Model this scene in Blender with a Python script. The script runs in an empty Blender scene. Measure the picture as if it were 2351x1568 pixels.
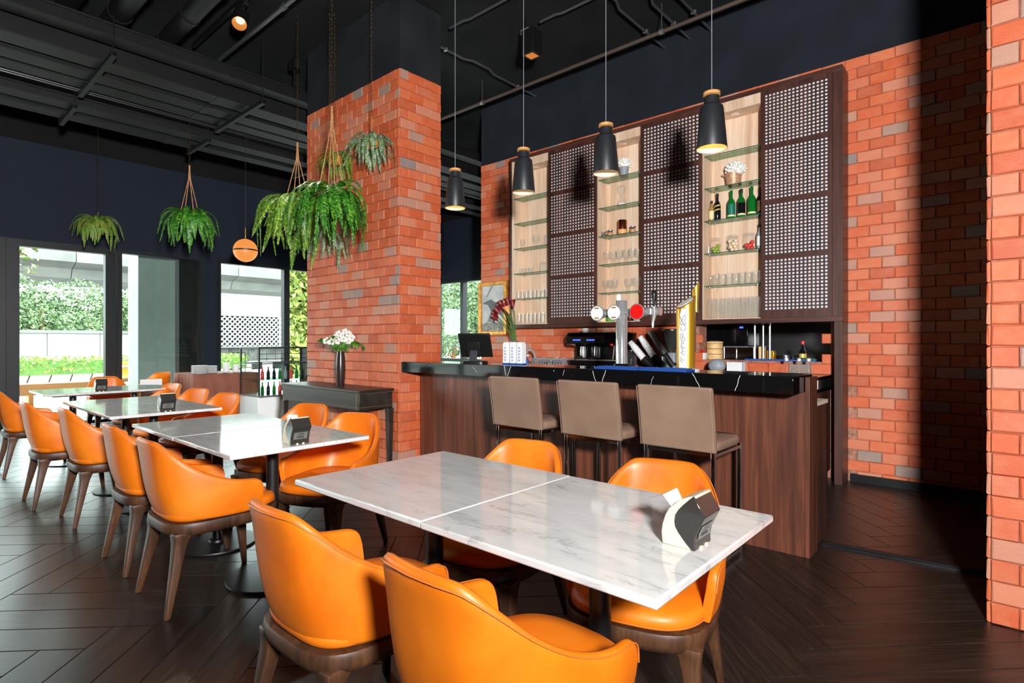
import bpy, bmesh, math, random
from mathutils import Vector, Matrix, Quaternion
S = bpy.context.scene
COL = S.collection
PI = math.pi
rnd = random.Random(7)

# ---------------------------------------------------------------- camera
F_PX, CX, HZ, CAM_H, YAW = 1290.0, 1175.5, 785.0, 1.262, math.radians(41.55)
FX, FY = -math.sin(YAW), math.cos(YAW)
RX, RY = math.cos(YAW), math.sin(YAW)
cam = bpy.data.cameras.new('camera')
cam.sensor_width = 36.0
cam.lens = F_PX / 2351 * 36
cam.clip_start, cam.clip_end = 0.05, 400
camo = bpy.data.objects.new('camera', cam)
COL.objects.link(camo)
camo.location = (0, 0, CAM_H)
camo.rotation_euler = (PI / 2, 0, YAW)
S.camera = camo

# ---------------------------------------------------------------- exposure
S.view_settings.view_transform = 'Standard'
S.view_settings.look = 'None'
S.view_settings.exposure = 1.0
S.view_settings.gamma = 1.0
S.view_settings.use_curve_mapping = False
S.cycles.use_denoising = True
S.cycles.max_bounces = 10
S.cycles.diffuse_bounces = 4
S.cycles.glossy_bounces = 4
S.cycles.transparent_max_bounces = 24
S.cycles.sample_clamp_indirect = 4.0
S.cycles.caustics_reflective = False
S.cycles.caustics_refractive = False

# ---------------------------------------------------------------- world: hazy bright tropical sky
W = bpy.data.worlds.new('sky')
S.world = W
W.use_nodes = True
wn, wl = W.node_tree.nodes, W.node_tree.links
wn.clear()
wo = wn.new('ShaderNodeOutputWorld')
wb = wn.new('ShaderNodeBackground')
wb.inputs['Color'].default_value = (0.90, 0.95, 1.0, 1)
wb.inputs['Strength'].default_value = 8.5
wl.new(wb.outputs[0], wo.inputs[0])


def lamp(name, kind, loc, energy, color=(1, 1, 1), target=None, falloff=None, **kw):
    l = bpy.data.lights.new(name, kind)
    l.energy = energy
    l.color = color
    for k, v in kw.items():
        setattr(l, k, v)
    o = bpy.data.objects.new(name, l)
    COL.objects.link(o)
    o.location = loc
    if target is not None:
        o.rotation_euler = (Vector(target) - Vector(loc)).to_track_quat('-Z', 'Y').to_euler()
    if falloff:
        l.use_nodes = True
        n = l.node_tree.nodes
        em = n.get('Emission') or n.new('ShaderNodeEmission')
        fo = n.new('ShaderNodeLightFalloff')
        fo.inputs['Strength'].default_value = 1.0
        mu = n.new('ShaderNodeMath')
        mu.operation = 'MULTIPLY_ADD'
        mu.inputs[1].default_value = falloff[1]
        l.node_tree.links.new(fo.outputs['Constant'], mu.inputs[0])
        l.node_tree.links.new(fo.outputs[falloff[0]], mu.inputs[2])
        l.node_tree.links.new(mu.outputs[0], em.inputs['Strength'])
    return o


# sun over the street outside, high behind the building
lamp('sun', 'SUN', (0, 0, 20), 2.2, (1.0, 0.96, 0.88), target=(-6.0, 4.5, 0), angle=0.02)
# the photographer's strobe, right of and above the camera (its shadows fall to the left on every wall)
lamp('strobe', 'POINT', (0.70, -0.10, 1.74), 74, (0.985, 0.99, 1.0), falloff=('Linear', 0.19), shadow_soft_size=0.13)


# ---------------------------------------------------------------- pixel -> place
def ray(px):
    l = (px - CX) / F_PX
    return FX + l * RX, FY + l * RY


def at_z(px, py, z):            # point of the horizontal plane z seen at a pixel
    d = F_PX * (CAM_H - z) / (py - HZ)
    a, b = ray(px)
    return a * d, b * d


def at_y(px, Y, py=None):       # X (and height) on a plane Y = const
    a, b = ray(px)
    d = Y / b
    if py is None:
        return a * d
    return a * d, CAM_H + (HZ - py) / F_PX * d


def at_x(px, X, py=None):
    a, b = ray(px)
    d = X / a
    if py is None:
        return b * d
    return b * d, CAM_H + (HZ - py) / F_PX * d


# ---------------------------------------------------------------- builders
def link(o):
    COL.objects.link(o)
    return o


def tag(o, label, cat, group=None, kind=None):
    o['label'] = label
    o['category'] = cat
    if group:
        o['group'] = group
    if kind:
        o['kind'] = kind
    return o


def thing(name, label, cat, loc=(0, 0, 0), rz=0.0, group=None):
    o = bpy.data.objects.new(name, None)
    o.empty_display_size = 0.1
    link(o)
    o.location = loc
    o.rotation_euler = (0, 0, rz)
    return tag(o, label, cat, group)


def struct(o, label, cat):
    return tag(o, label, cat, kind='structure')


def copy_tree(o, parent=None):
    c = o.copy()
    link(c)
    c.parent = parent
    for ch in list(o.children):
        copy_tree(ch, c)
    return c


class G:
    def __init__(self):
        self.v, self.f, self.uv = [], [], None

    def add(self, vs, fs):
        n = len(self.v)
        self.v.extend([tuple(p) for p in vs])
        self.f.extend([tuple(i + n for i in f) for f in fs])
        return self

    def box(self, x0, x1, y0, y1, z0, z1):
        return self.add([(x0, y0, z0), (x1, y0, z0), (x1, y1, z0), (x0, y1, z0),
                         (x0, y0, z1), (x1, y0, z1), (x1, y1, z1), (x0, y1, z1)],
                        [(0, 3, 2, 1), (4, 5, 6, 7), (0, 1, 5, 4), (1, 2, 6, 5), (2, 3, 7, 6), (3, 0, 4, 7)])

    def cbox(self, c, s):
        return self.box(c[0] - s[0] / 2, c[0] + s[0] / 2, c[1] - s[1] / 2, c[1] + s[1] / 2, c[2] - s[2] / 2, c[2] + s[2] / 2)

    def rings(self, rings, close=True, cap0=True, cap1=True):
        m = len(rings[0])
        n = len(self.v)
        for r in rings:
            self.v.extend([tuple(p) for p in r])
        for i in range(len(rings) - 1):
            for j in range(m if close else m - 1):
                k = (j + 1) % m
                self.f.append((n + i * m + j, n + i * m + k, n + (i + 1) * m + k, n + (i + 1) * m + j))
        if cap0:
            self.f.append(tuple(n + j for j in reversed(range(m))))
        if cap1:
            b = n + (len(rings) - 1) * m
            self.f.append(tuple(b + j for j in range(m)))
        return self

    def lathe(self, prof, seg=24, c=(0, 0, 0), cap0=True, cap1=True):
        return self.rings([[(c[0] + r * math.cos(2 * PI * j / seg), c[1] + r * math.sin(2 * PI * j / seg), c[2] + z) for j in range(seg)] for r, z in prof], True, cap0, cap1)

    def tube(self, pts, r, seg=8, cap=True):
        pts = [Vector(p) for p in pts]
        rs = r if isinstance(r, (list, tuple)) else [r] * len(pts)
        t0 = (pts[1] - pts[0]).normalized()
        up = Vector((0, 0, 1)) if abs(t0.z) < 0.9 else Vector((1, 0, 0))
        nrm = (up - t0 * up.dot(t0)).normalized()
        rings = []
        pt = t0
        for i, p in enumerate(pts):
            t = (pts[min(i + 1, len(pts) - 1)] - pts[max(i - 1, 0)]).normalized()
            nrm = (pt.rotation_difference(t)) @ nrm
            nrm = (nrm - t * nrm.dot(t)).normalized()
            b = t.cross(nrm)
            pt = t
            rings.append([p + (nrm * math.cos(2 * PI * j / seg) + b * math.sin(2 * PI * j / seg)) * rs[i] for j in range(seg)])
        return self.rings(rings, True, cap, cap)

    def bar(self, p0, p1, w, h=None):       # square bar between two points
        h = h or w
        p0, p1 = Vector(p0), Vector(p1)
        t = (p1 - p0).normalized()
        up = Vector((0, 0, 1)) if abs(t.z) < 0.95 else Vector((0, 1, 0))
        a = t.cross(up).normalized()
        b = a.cross(t)
        q = [(-1, -1), (1, -1), (1, 1), (-1, 1)]
        return self.rings([[p + a * (i * w / 2) + b * (j * h / 2) for i, j in q] for p in (p0, p1)])

    def prism(self, poly, y0, y1, plane='xz'):
        def m(a, b, c):
            return (a, c, b) if plane == 'xz' else ((c, a, b) if plane == 'yz' else (a, b, c))
        n = len(poly)
        vs = [m(a, b, y0) for a, b in poly] + [m(a, b, y1) for a, b in poly]
        fs = [tuple(range(n)), tuple(reversed(range(n, 2 * n)))]
        fs += [(i, n + i, n + (i + 1) % n, (i + 1) % n) for i in range(n)]
        return self.add(vs, fs)

    def ball(self, c, r, seg=12, rings=8):
        rr = r if isinstance(r, (list, tuple)) else (r, r, r)
        rs = []
        for i in range(1, rings):
            a = PI * i / rings
            rs.append([(c[0] + rr[0] * math.sin(a) * math.cos(2 * PI * j / seg), c[1] + rr[1] * math.sin(a) * math.sin(2 * PI * j / seg), c[2] - rr[2] * math.cos(a)) for j in range(seg)])
        return self.rings(rs)

    def mesh(self, name, mat=None, smooth=False, bevel=0.0, seg=2, ang=0.7):
        me = bpy.data.meshes.new(name)
        me.from_pydata(self.v, [], self.f)
        bm = bmesh.new()
        bm.from_mesh(me)
        bmesh.ops.recalc_face_normals(bm, faces=bm.faces)
        if bevel:
            es = [e for e in bm.edges if len(e.link_faces) == 2 and e.calc_face_angle(0) > 0.5]
            for f in bm.faces:
                f.smooth = smooth
            res = bmesh.ops.bevel(bm, geom=es, offset=bevel, segments=seg, profile=0.5, affect='EDGES', clamp_overlap=True)
            for f in res['faces']:
                f.smooth = True
        bm.to_mesh(me)
        bm.free()
        if bevel and not smooth:
            pass
        elif smooth or bevel:
            me.polygons.foreach_set('use_smooth', [True] * len(me.polygons))
            me.set_sharp_from_angle(angle=ang)
        if mat is not None:
            me.materials.append(mat)
        return me

    def obj(self, name, mat, parent=None, smooth=False, bevel=0.0, seg=2, loc=(0, 0, 0), rot=(0, 0, 0), ang=0.7):
        return inst(self.mesh(name, mat, smooth, bevel, seg, ang), name, parent, loc, rot)


def inst(me, name, parent=None, loc=(0, 0, 0), rot=(0, 0, 0), scale=(1, 1, 1)):
    o = bpy.data.objects.new(name, me)
    link(o)
    o.parent = parent
    o.location = loc
    o.rotation_euler = rot
    o.scale = scale
    return o


def bake(o, name=None):         # apply modifiers of a fresh object
    dg = bpy.context.evaluated_depsgraph_get()
    me = bpy.data.meshes.new_from_object(o.evaluated_get(dg))
    o.modifiers.clear()
    o.data = me
    return o


def sup(a, b, n=4.0, k=32, c=(0, 0), z=0.0, nf=None):   # superellipse ring; nf = exponent of the +y half
    out = []
    for i in range(k):
        t = 2 * PI * i / k
        ct, st = math.cos(t), math.sin(t)
        e = 2.0 / (nf if (nf and st > 0) else n)
        out.append((c[0] + a * math.copysign(abs(ct) ** e, ct), c[1] + b * math.copysign(abs(st) ** e, st), z))
    return out


# ---------------------------------------------------------------- materials
def lin(c):
    return tuple(((x / 255) / 12.92 if x / 255 <= 0.04045 else ((x / 255 + 0.055) / 1.055) ** 2.4) for x in c) + (1.0,)


class M:
    """small node-graph helper around one Principled BSDF"""
    def __init__(self, name, col=(128, 128, 128), rough=0.5, metal=0.0, **kw):
        self.m = bpy.data.materials.new(name)
        self.m.use_nodes = True
        self.nt = self.m.node_tree
        self.p = self.nt.nodes['Principled BSDF']
        self.p.inputs['Base Color'].default_value = lin(col)
        self.p.inputs['Roughness'].default_value = rough
        self.p.inputs['Metallic'].default_value = metal
        for k, v in kw.items():
            self.p.inputs[k.replace('_', ' ')].default_value = v

    def n(self, typ, **kw):
        nd = self.nt.nodes.new(typ)
        for k, v in kw.items():
            if k in nd.inputs.keys():
                nd.inputs[k].default_value = v
            else:
                setattr(nd, k, v)
        return nd

    def l(self, a, b):
        self.nt.links.new(a, b)

    def coord(self, kind='Object', scale=(1, 1, 1), rot=(0, 0, 0), jitter=True):
        tc = self.n('ShaderNodeTexCoord')
        mp = self.n('ShaderNodeMapping')
        mp.inputs['Scale'].default_value = scale
        mp.inputs['Rotation'].default_value = rot
        src = tc.outputs[kind]
        if jitter:
            oi = self.n('ShaderNodeObjectInfo')
            mu = self.n('ShaderNodeMath', operation='MULTIPLY')
            mu.inputs[1].default_value = 13.7
            self.l(oi.outputs['Random'], mu.inputs[0])
            va = self.n('ShaderNodeVectorMath', operation='ADD')
            self.l(src, va.inputs[0])
            self.l(mu.outputs[0], va.inputs[1])
            src = va.outputs[0]
        self.l(src, mp.inputs['Vector'])
        return mp.outputs[0]

    def noise(self, vec, scale, detail=4, rough=0.5, dist=0.0):
        nz = self.n('ShaderNodeTexNoise')
        nz.inputs['Scale'].default_value = scale
        nz.inputs['Detail'].default_value = detail
        nz.inputs['Roughness'].default_value = rough
        nz.inputs['Distortion'].default_value = dist
        self.l(vec, nz.inputs['Vector'])
        return nz.outputs['Fac']

    def ramp(self, fac, stops, interp='LINEAR'):
        r = self.n('ShaderNodeValToRGB')
        r.color_ramp.interpolation = interp
        e = r.color_ramp.elements
        while len(e) < len(stops):
            e.new(0.5)
        for el, (p, c) in zip(e, stops):
            el.position = p
            el.color = lin(c)
        self.l(fac, r.inputs['Fac'])
        return r.outputs['Color']

    def mix(self, fac, a, b, typ='MIX'):
        mx = self.n('ShaderNodeMixRGB', blend_type=typ)
        for i, s in ((0, fac), (1, a), (2, b)):
            if hasattr(s, 'is_linked'):
                self.l(s, mx.inputs[i])
            elif isinstance(s, (int, float)):
                mx.inputs[i].default_value = s
            else:
                mx.inputs[i].default_value = lin(s)
        return mx.outputs[0]

    def rnd(self):
        oi = self.n('ShaderNodeObjectInfo')
        ge = self.n('ShaderNodeNewGeometry')
        ad = self.n('ShaderNodeMath', operation='ADD')
        fr = self.n('ShaderNodeMath', operation='FRACT')
        self.l(oi.outputs['Random'], ad.inputs[0])
        self.l(ge.outputs['Random Per Island'], ad.inputs[1])
        self.l(ad.outputs[0], fr.inputs[0])
        return fr.outputs[0]

    def color(self, s):
        self.l(s, self.p.inputs['Base Color'])
        return self

    def rough(self, fac, lo, hi):
        mr = self.n('ShaderNodeMapRange')
        mr.inputs['To Min'].default_value = lo
        mr.inputs['To Max'].default_value = hi
        self.l(fac, mr.inputs['Value'])
        self.l(mr.outputs[0], self.p.inputs['Roughness'])
        return self

    def bump(self, fac, strength=0.2, dist=0.01):
        b = self.n('ShaderNodeBump')
        b.inputs['Strength'].default_value = strength
        b.inputs['Distance'].default_value = dist
        self.l(fac, b.inputs['Height'])
        self.l(b.outputs[0], self.p.inputs['Normal'])
        return self


def plain(name, col, rough=0.5, metal=0.0, var=0.0, sc=8, **kw):
    x = M(name, col, rough, metal, **kw)
    if var:
        v = x.coord()
        f = x.noise(v, sc, 4)
        dk = tuple(c * (1 - var) for c in col)
        lt = tuple(min(255, c * (1 + var)) for c in col)
        x.color(x.ramp(f, [(0.3, dk), (0.7, lt)]))
    return x.m


def emit(name, col, strength):
    x = M(name, (0, 0, 0), 0.5)
    x.p.inputs['Emission Color'].default_value = lin(col)
    x.p.inputs['Emission Strength'].default_value = strength
    return x.m


def grain(name, dark, mid, light, axis=2, rough=0.4, sc=14, stretch=0.06, bump=0.05):
    x = M(name, mid, rough)
    s = [1.0, 1.0, 1.0]
    s[axis] = stretch
    v = x.coord(scale=tuple(s))
    a = x.noise(v, sc, 5, 0.6, 0.6)
    b = x.noise(v, sc * 6, 3, 0.6)
    c1 = x.ramp(a, [(0.28, dark), (0.5, mid), (0.72, light)])
    c2 = x.mix(x.ramp(b, [(0.35, (60, 60, 60)), (0.65, (255, 255, 255))]), dark, c1)
    x.color(x.mix(0.55, c1, c2))
    x.bump(b, bump, 0.002)
    return x.m


def thin_glass(name, tint=(235, 245, 240), edge=0.75, base=0.04, rough=0.02, rim_glint=0.0):
    m = bpy.data.materials.new(name)
    m.use_nodes = True
    nt = m.node_tree
    nt.nodes.clear()
    out = nt.nodes.new('ShaderNodeOutputMaterial')
    tr = nt.nodes.new('ShaderNodeBsdfTransparent')
    tr.inputs[0].default_value = lin(tint)
    gl = nt.nodes.new('ShaderNodeBsdfGlossy')
    gl.inputs['Roughness'].default_value = rough
    gl.inputs['Color'].default_value = (0.95, 0.97, 0.96, 1)
    lw = nt.nodes.new('ShaderNodeLayerWeight')
    lw.inputs['Blend'].default_value = 0.35
    pw = nt.nodes.new('ShaderNodeMath')
    pw.operation = 'POWER'
    pw.inputs[1].default_value = 2.2
    ml = nt.nodes.new('ShaderNodeMath')
    ml.operation = 'MULTIPLY_ADD'
    ml.inputs[1].default_value = edge
    ml.inputs[2].default_value = base
    mx = nt.nodes.new('ShaderNodeMixShader')
    nt.links.new(lw.outputs['Facing'], pw.inputs[0])
    nt.links.new(pw.outputs[0], ml.inputs[0])
    nt.links.new(ml.outputs[0], mx.inputs[0])
    nt.links.new(tr.outputs[0], mx.inputs[1])
    if rim_glint:
        df = nt.nodes.new('ShaderNodeBsdfDiffuse')  # diffuse white mixed into the edge layer stands in for bright rim glints
        df.inputs['Color'].default_value = (0.9, 0.93, 0.92, 1)
        m2 = nt.nodes.new('ShaderNodeMixShader')
        m2.inputs[0].default_value = rim_glint
        nt.links.new(gl.outputs[0], m2.inputs[1])
        nt.links.new(df.outputs[0], m2.inputs[2])
        nt.links.new(m2.outputs[0], mx.inputs[2])
    else:
        nt.links.new(gl.outputs[0], mx.inputs[2])
    nt.links.new(mx.outputs[0], out.inputs[0])
    return m


MAT = {}
# fired brick: each brick its own tone, cloudy face
x = M('brick', (190, 95, 60), 0.62)
r = x.rnd()
base = x.ramp(r, [(0.0, (182, 80, 44)), (0.2, (200, 90, 46)), (0.42, (206, 106, 64)), (0.6, (194, 86, 46)), (0.82, (202, 120, 88)), (0.91, (188, 126, 102)), (0.96, (160, 128, 112)), (1.0, (132, 120, 114))])
v = x.coord(scale=(1, 1, 1.6))
cl = x.noise(v, 9, 4, 0.55, 0.3)
c2 = x.mix(x.ramp(cl, [(0.42, (0, 0, 0)), (0.74, (135, 135, 135))]), base, (204, 146, 110))
fine = x.noise(v, 70, 4)
x.color(x.mix(x.ramp(fine, [(0.3, (70, 70, 70)), (0.6, (0, 0, 0))]), c2, (150, 66, 40)))
x.bump(fine, 0.35, 0.004)
MAT['brick'] = x.m
MAT['mortar'] = plain('mortar', (150, 104, 84), 0.85, var=0.2, sc=30)

# floor planks: dark brown oak, satin
x = M('plank', (52, 40, 33), 0.4)
r = x.rnd()
tc = x.n('ShaderNodeTexCoord')
mp = x.n('ShaderNodeMapping')
mp.inputs['Scale'].default_value = (0.7, 9, 1)
va = x.n('ShaderNodeVectorMath', operation='ADD')
ms = x.n('ShaderNodeMath', operation='MULTIPLY')
ms.inputs[1].default_value = 31.0
x.l(r, ms.inputs[0])
x.l(tc.outputs['UV'], va.inputs[0])
x.l(ms.outputs[0], va.inputs[1])
x.l(va.outputs[0], mp.inputs['Vector'])
g1 = x.noise(mp.outputs[0], 3.2, 5, 0.62, 1.2)
g2 = x.noise(mp.outputs[0], 16, 4, 0.7, 0.4)
c1 = x.ramp(g1, [(0.3, (15, 12, 10)), (0.5, (31, 25, 21)), (0.72, (60, 48, 38))])
c2 = x.mix(x.ramp(g2, [(0.42, (150, 150, 150)), (0.6, (0, 0, 0))]), c1, (24, 18, 15))
x.color(x.mix(0.25, c2, x.ramp(r, [(0, (20, 17, 15)), (1, (54, 44, 36))])))
x.rough(g2, 0.24, 0.42)
x.bump(g2, 0.18, 0.002)
MAT['plank'] = x.m
MAT['floor_base'] = plain('floor_base', (70, 62, 56), 0.7)

MAT['walnut'] = grain('walnut', (60, 31, 22), (110, 62, 43), (140, 84, 60), 2, 0.42, 10, 0.05)
MAT['walnut_dark'] = grain('walnut_dark', (48, 28, 22), (78, 46, 37), (98, 60, 48), 2, 0.4, 8, 0.06)
MAT['walnut_dark_h'] = grain('walnut_dark_h', (48, 28, 22), (78, 46, 37), (98, 60, 48), 0, 0.4, 8, 0.06)
MAT['ash'] = grain('ash', (190, 154, 124), (224, 194, 166), (236, 214, 190), 2, 0.5, 7, 0.05)
MAT['console_wood'] = grain('console_wood', (22, 19, 16), (42, 36, 31), (58, 50, 43), 0, 0.38, 8, 0.08)
MAT['console_edge'] = plain('console_edge', (116, 84, 50), 0.45)
MAT['chair_wood'] = grain('chair_wood', (42, 25, 14), (84, 53, 32), (108, 70, 44), 2, 0.48, 12, 0.08)

# orange saddle leather
x = M('orange_leather', (226, 110, 14), 0.45)
v = x.coord()
a = x.noise(v, 3.5, 4, 0.6, 0.5)
b = x.noise(v, 160, 2)
x.color(x.ramp(a, [(0.25, (212, 98, 8)), (0.55, (232, 120, 14)), (0.8, (238, 134, 32))]))
x.rough(a, 0.4, 0.52)
x.bump(b, 0.08, 0.001)
x.p.inputs['Coat Weight'].default_value = 0.04
x.p.inputs['Coat Roughness'].default_value = 0.25
MAT['orange'] = x.m
MAT['orange_trim'] = plain('orange_trim', (214, 116, 40), 0.45)

x = M('taupe_leather', (146, 118, 98), 0.42)
v = x.coord()
a = x.noise(v, 5, 4)
b = x.noise(v, 140, 2)
x.color(x.ramp(a, [(0.25, (132, 104, 86)), (0.75, (152, 124, 104))]))
x.bump(b, 0.1, 0.001)
MAT['taupe'] = x.m


def marble(name, base, vein, veinpos, rough, sc=2.6, mid=None, rz=0.6):
    x = M(name, base, rough)
    v = x.coord(scale=(0.8, 2.9, 1.0), rot=(0, 0, rz))
    a = x.noise(v, sc, 8, 0.62, 1.1)
    ab = x.n('ShaderNodeMath', operation='SUBTRACT')
    ab.inputs[1].default_value = 0.5
    x.l(a, ab.inputs[0])
    a2 = x.n('ShaderNodeMath', operation='ABSOLUTE')
    x.l(ab.outputs[0], a2.inputs[0])
    c = x.noise(v, sc * 0.9, 5, 0.6, 0.2)
    cl = x.ramp(c, [(0.35, mid or base), (0.65, base)])
    vn = x.ramp(a2.outputs[0], veinpos)
    d = x.noise(v, sc * 2.1, 3)
    gate = x.ramp(d, [(0.46, (0, 0, 0)), (0.62, (255, 255, 255))])
    k = x.mix(1.0, vn, gate, 'MULTIPLY')
    x.color(x.mix(k, cl, vein))
    x.p.inputs['Specular IOR Level'].default_value = 0.75
    return x


MAT['marble'] = marble('white_marble', (226, 224, 220), (128, 129, 132), [(0.0, (185, 185, 185)), (0.03, (85, 85, 85)), (0.08, (0, 0, 0))], 0.07, 4.0, (210, 209, 207)).m
MAT['marble_b'] = marble('white_marble_flat', (222, 220, 217), (142, 143, 147), [(0.0, (150, 150, 150)), (0.025, (60, 60, 60)), (0.07, (0, 0, 0))], 0.07, 4.4, (208, 207, 205), 1.9).m
MAT['black_marble'] = marble('black_marble', (12, 12, 13), (208, 204, 200), [(0.0, (40, 40, 40)), (0.002, (20, 20, 20)), (0.006, (0, 0, 0))], 0.06, 1.3, (16, 15, 16), 0.5).m
MAT['black_marble'].node_tree.nodes['Principled BSDF'].inputs['Specular IOR Level'].default_value = 0.35

MAT['navy'] = plain('navy_paint', (23, 28, 38), 0.7, var=0.06, sc=3, Specular_IOR_Level=0.12)
MAT['slate'] = plain('slate_paint', (30, 34, 40), 0.75, var=0.12, sc=2.5, Specular_IOR_Level=0.12)
MAT['pillar_paint'] = plain('pillar_paint', (34, 35, 37), 0.75, var=0.15, sc=2.5, Specular_IOR_Level=0.12)
MAT['black_paint'] = plain('black_paint', (14, 14, 14), 0.8, var=0.15, sc=3, Specular_IOR_Level=0.12)
MAT['ceil'] = plain('ceiling_black', (30, 31, 32), 0.85, var=0.15, sc=2, Specular_IOR_Level=0.12)
MAT['duct'] = plain('duct_black', (15, 15, 16), 0.6, var=0.25, sc=3, Specular_IOR_Level=0.25)
MAT['frame'] = plain('frame_black', (20, 22, 24), 0.45, var=0.1, sc=6, Specular_IOR_Level=0.2)
MAT['black'] = plain('black_metal', (18, 18, 19), 0.42)
MAT['blackgloss'] = plain('black_gloss', (10, 10, 11), 0.12)
MAT['blackplastic'] = plain('black_plastic', (26, 25, 25), 0.35)
MAT['darkgrey'] = plain('dark_grey', (60, 61, 64), 0.4)
MAT['grey'] = plain('grey_plastic', (140, 146, 152), 0.5)
MAT['chrome'] = plain('chrome', (226, 226, 226), 0.12, 0.72)
MAT['chrome_dark'] = plain('chrome_dark', (210, 205, 200), 0.08, 1.0)
MAT['steel'] = plain('brushed_steel', (160, 160, 160), 0.32, 0.75)
MAT['darksteel'] = plain('dark_steel', (76, 76, 76), 0.35, 1.0)
MAT['brass'] = plain('brass', (190, 140, 70), 0.25, 1.0)
MAT['bronze'] = plain('antique_chain', (92, 72, 46), 0.4, 0.8)
MAT['copper'] = plain('copper', (200, 120, 80), 0.22, 1.0)
MAT['gold'] = plain('gold_lacquer', (206, 152, 40), 0.28, 0.55)
MAT['goldframe'] = plain('gilt_frame', (190, 130, 50), 0.35, 0.5, var=0.2, sc=20)
MAT['white'] = plain('white_gloss', (232, 232, 230), 0.3)
MAT['whitematte'] = plain('white_matte', (226, 226, 222), 0.6)
MAT['paper'] = plain('tissue_paper', (240, 240, 242), 0.8)
MAT['cream'] = plain('cream_plastic', (226, 212, 184), 0.4)
MAT['smoke'] = plain('smoked_cover', (52, 51, 48), 0.1, Alpha=1.0)
MAT['smoke_lt'] = plain('smoked_cover_paper', (116, 114, 106), 0.18)
MAT['red'] = plain('red_enamel', (226, 18, 14), 0.3)
MAT['redfood'] = plain('red_chilli', (206, 40, 20), 0.4)
MAT['blue'] = plain('blue_mat', (24, 72, 150), 0.55)
MAT['bluetext'] = plain('blue_ink', (70, 84, 150), 0.5)
MAT['blackink'] = plain('black_ink', (20, 20, 20), 0.5)
MAT['greybar'] = plain('grey_print', (60, 62, 66), 0.5)
MAT['greenlid'] = plain('green_lid', (74, 168, 60), 0.4)
MAT['bamboo'] = plain('bamboo', (214, 176, 118), 0.6, var=0.08, sc=20)
MAT['rope'] = plain('jute_rope', (178, 128, 82), 0.8, var=0.15, sc=40)
MAT['wicker'] = plain('wicker', (196, 152, 116), 0.45, 0.25, var=0.2, sc=60)
MAT['coir'] = plain('coir_pot', (96, 70, 42), 0.9, var=0.3, sc=40)
MAT['orangepot'] = plain('terracotta_pot', (196, 120, 40), 0.6, var=0.15, sc=20)
MAT['cloth'] = plain('brown_cloth', (128, 74, 54), 0.75, var=0.08, sc=6)
MAT['petal_w'] = plain('white_petal', (236, 234, 226), 0.6)
MAT['petal_r'] = plain('burgundy_petal', (112, 20, 26), 0.4, var=0.3, sc=25)
MAT['petal_o'] = plain('peach_petal', (232, 160, 96), 0.5)
MAT['stem'] = plain('stem_green', (72, 110, 40), 0.5)
MAT['lime'] = plain('lime_green', (140, 160, 30), 0.4)
MAT['garlic'] = plain('garlic_cream', (230, 200, 164), 0.6)
MAT['spice'] = plain('spice_orange', (206, 136, 84), 0.7)
MAT['sand'] = plain('white_sand', (236, 232, 226), 0.8)
MAT['green_glass'] = plain('green_bottle', (10, 104, 34), 0.08, Coat_Weight=0.5)
MAT['dark_glass'] = plain('dark_bottle', (16, 18, 22), 0.1)
MAT['teal_label'] = plain('teal_label', (0, 110, 84), 0.5)
MAT['cream_label'] = plain('cream_label', (226, 212, 160), 0.5)
MAT['gold_label'] = plain('gold_label', (206, 176, 90), 0.4, 0.3)
MAT['olive_drink'] = plain('whisky', (170, 130, 70), 0.1)
MAT['bulbdim'] = emit('lamp_bulb', (255, 190, 96), 7.0)
MAT['bulboff'] = emit('lamp_bulb_dim', (255, 232, 204), 1.0)
MAT['spot_on'] = emit('spot_bulb', (255, 200, 130), 2.0)
MAT['spot_dim'] = emit('spot_glow', (255, 150, 60), 0.32)
MAT['globe'] = emit('globe_glow', (255, 160, 76), 0.46)
MAT['shade_in'] = plain('shade_lining', (240, 226, 200), 0.6)
MAT['ring_wood'] = plain('ring_wood', (222, 160, 92), 0.5, var=0.08, sc=30)
MAT['shade'] = plain('shade_black', (38, 39, 42), 0.42)
MAT['lattice_white'] = plain('door_backing', (206, 213, 218), 0.2)
MAT['display'] = emit('blue_display', (70, 100, 255), 1.2)
MAT['glass'] = thin_glass('clear_glass', (252, 253, 253), 0.55, 0.025, 0.08, 0.55)
MAT['pane'] = thin_glass('window_pane', (236, 244, 240), 0.6, 0.02)
MAT['shelf_glass'] = thin_glass('shelf_glass', (212, 232, 220), 0.4, 0.05)
MAT['shelf_edge'] = plain('green_glass_edge', (30, 92, 72), 0.15)
MAT['cream_tile'] = plain('cream_tile', (226, 208, 184), 0.4, var=0.05, sc=10)
MAT['tile_brick'] = plain('brick_tile', (206, 112, 74), 0.5, var=0.1, sc=9)

# ================================================================ THE SETTING
CEIL = 4.65
XL, YF, YW = -10.6, 9.1, 5.85            # window wall, far window wall, bar back wall
XR, YB = 4.2, -5.0                       # behind and beside the camera
WTOP = 2.73                              # window heads
BR_TOP = 3.82


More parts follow.
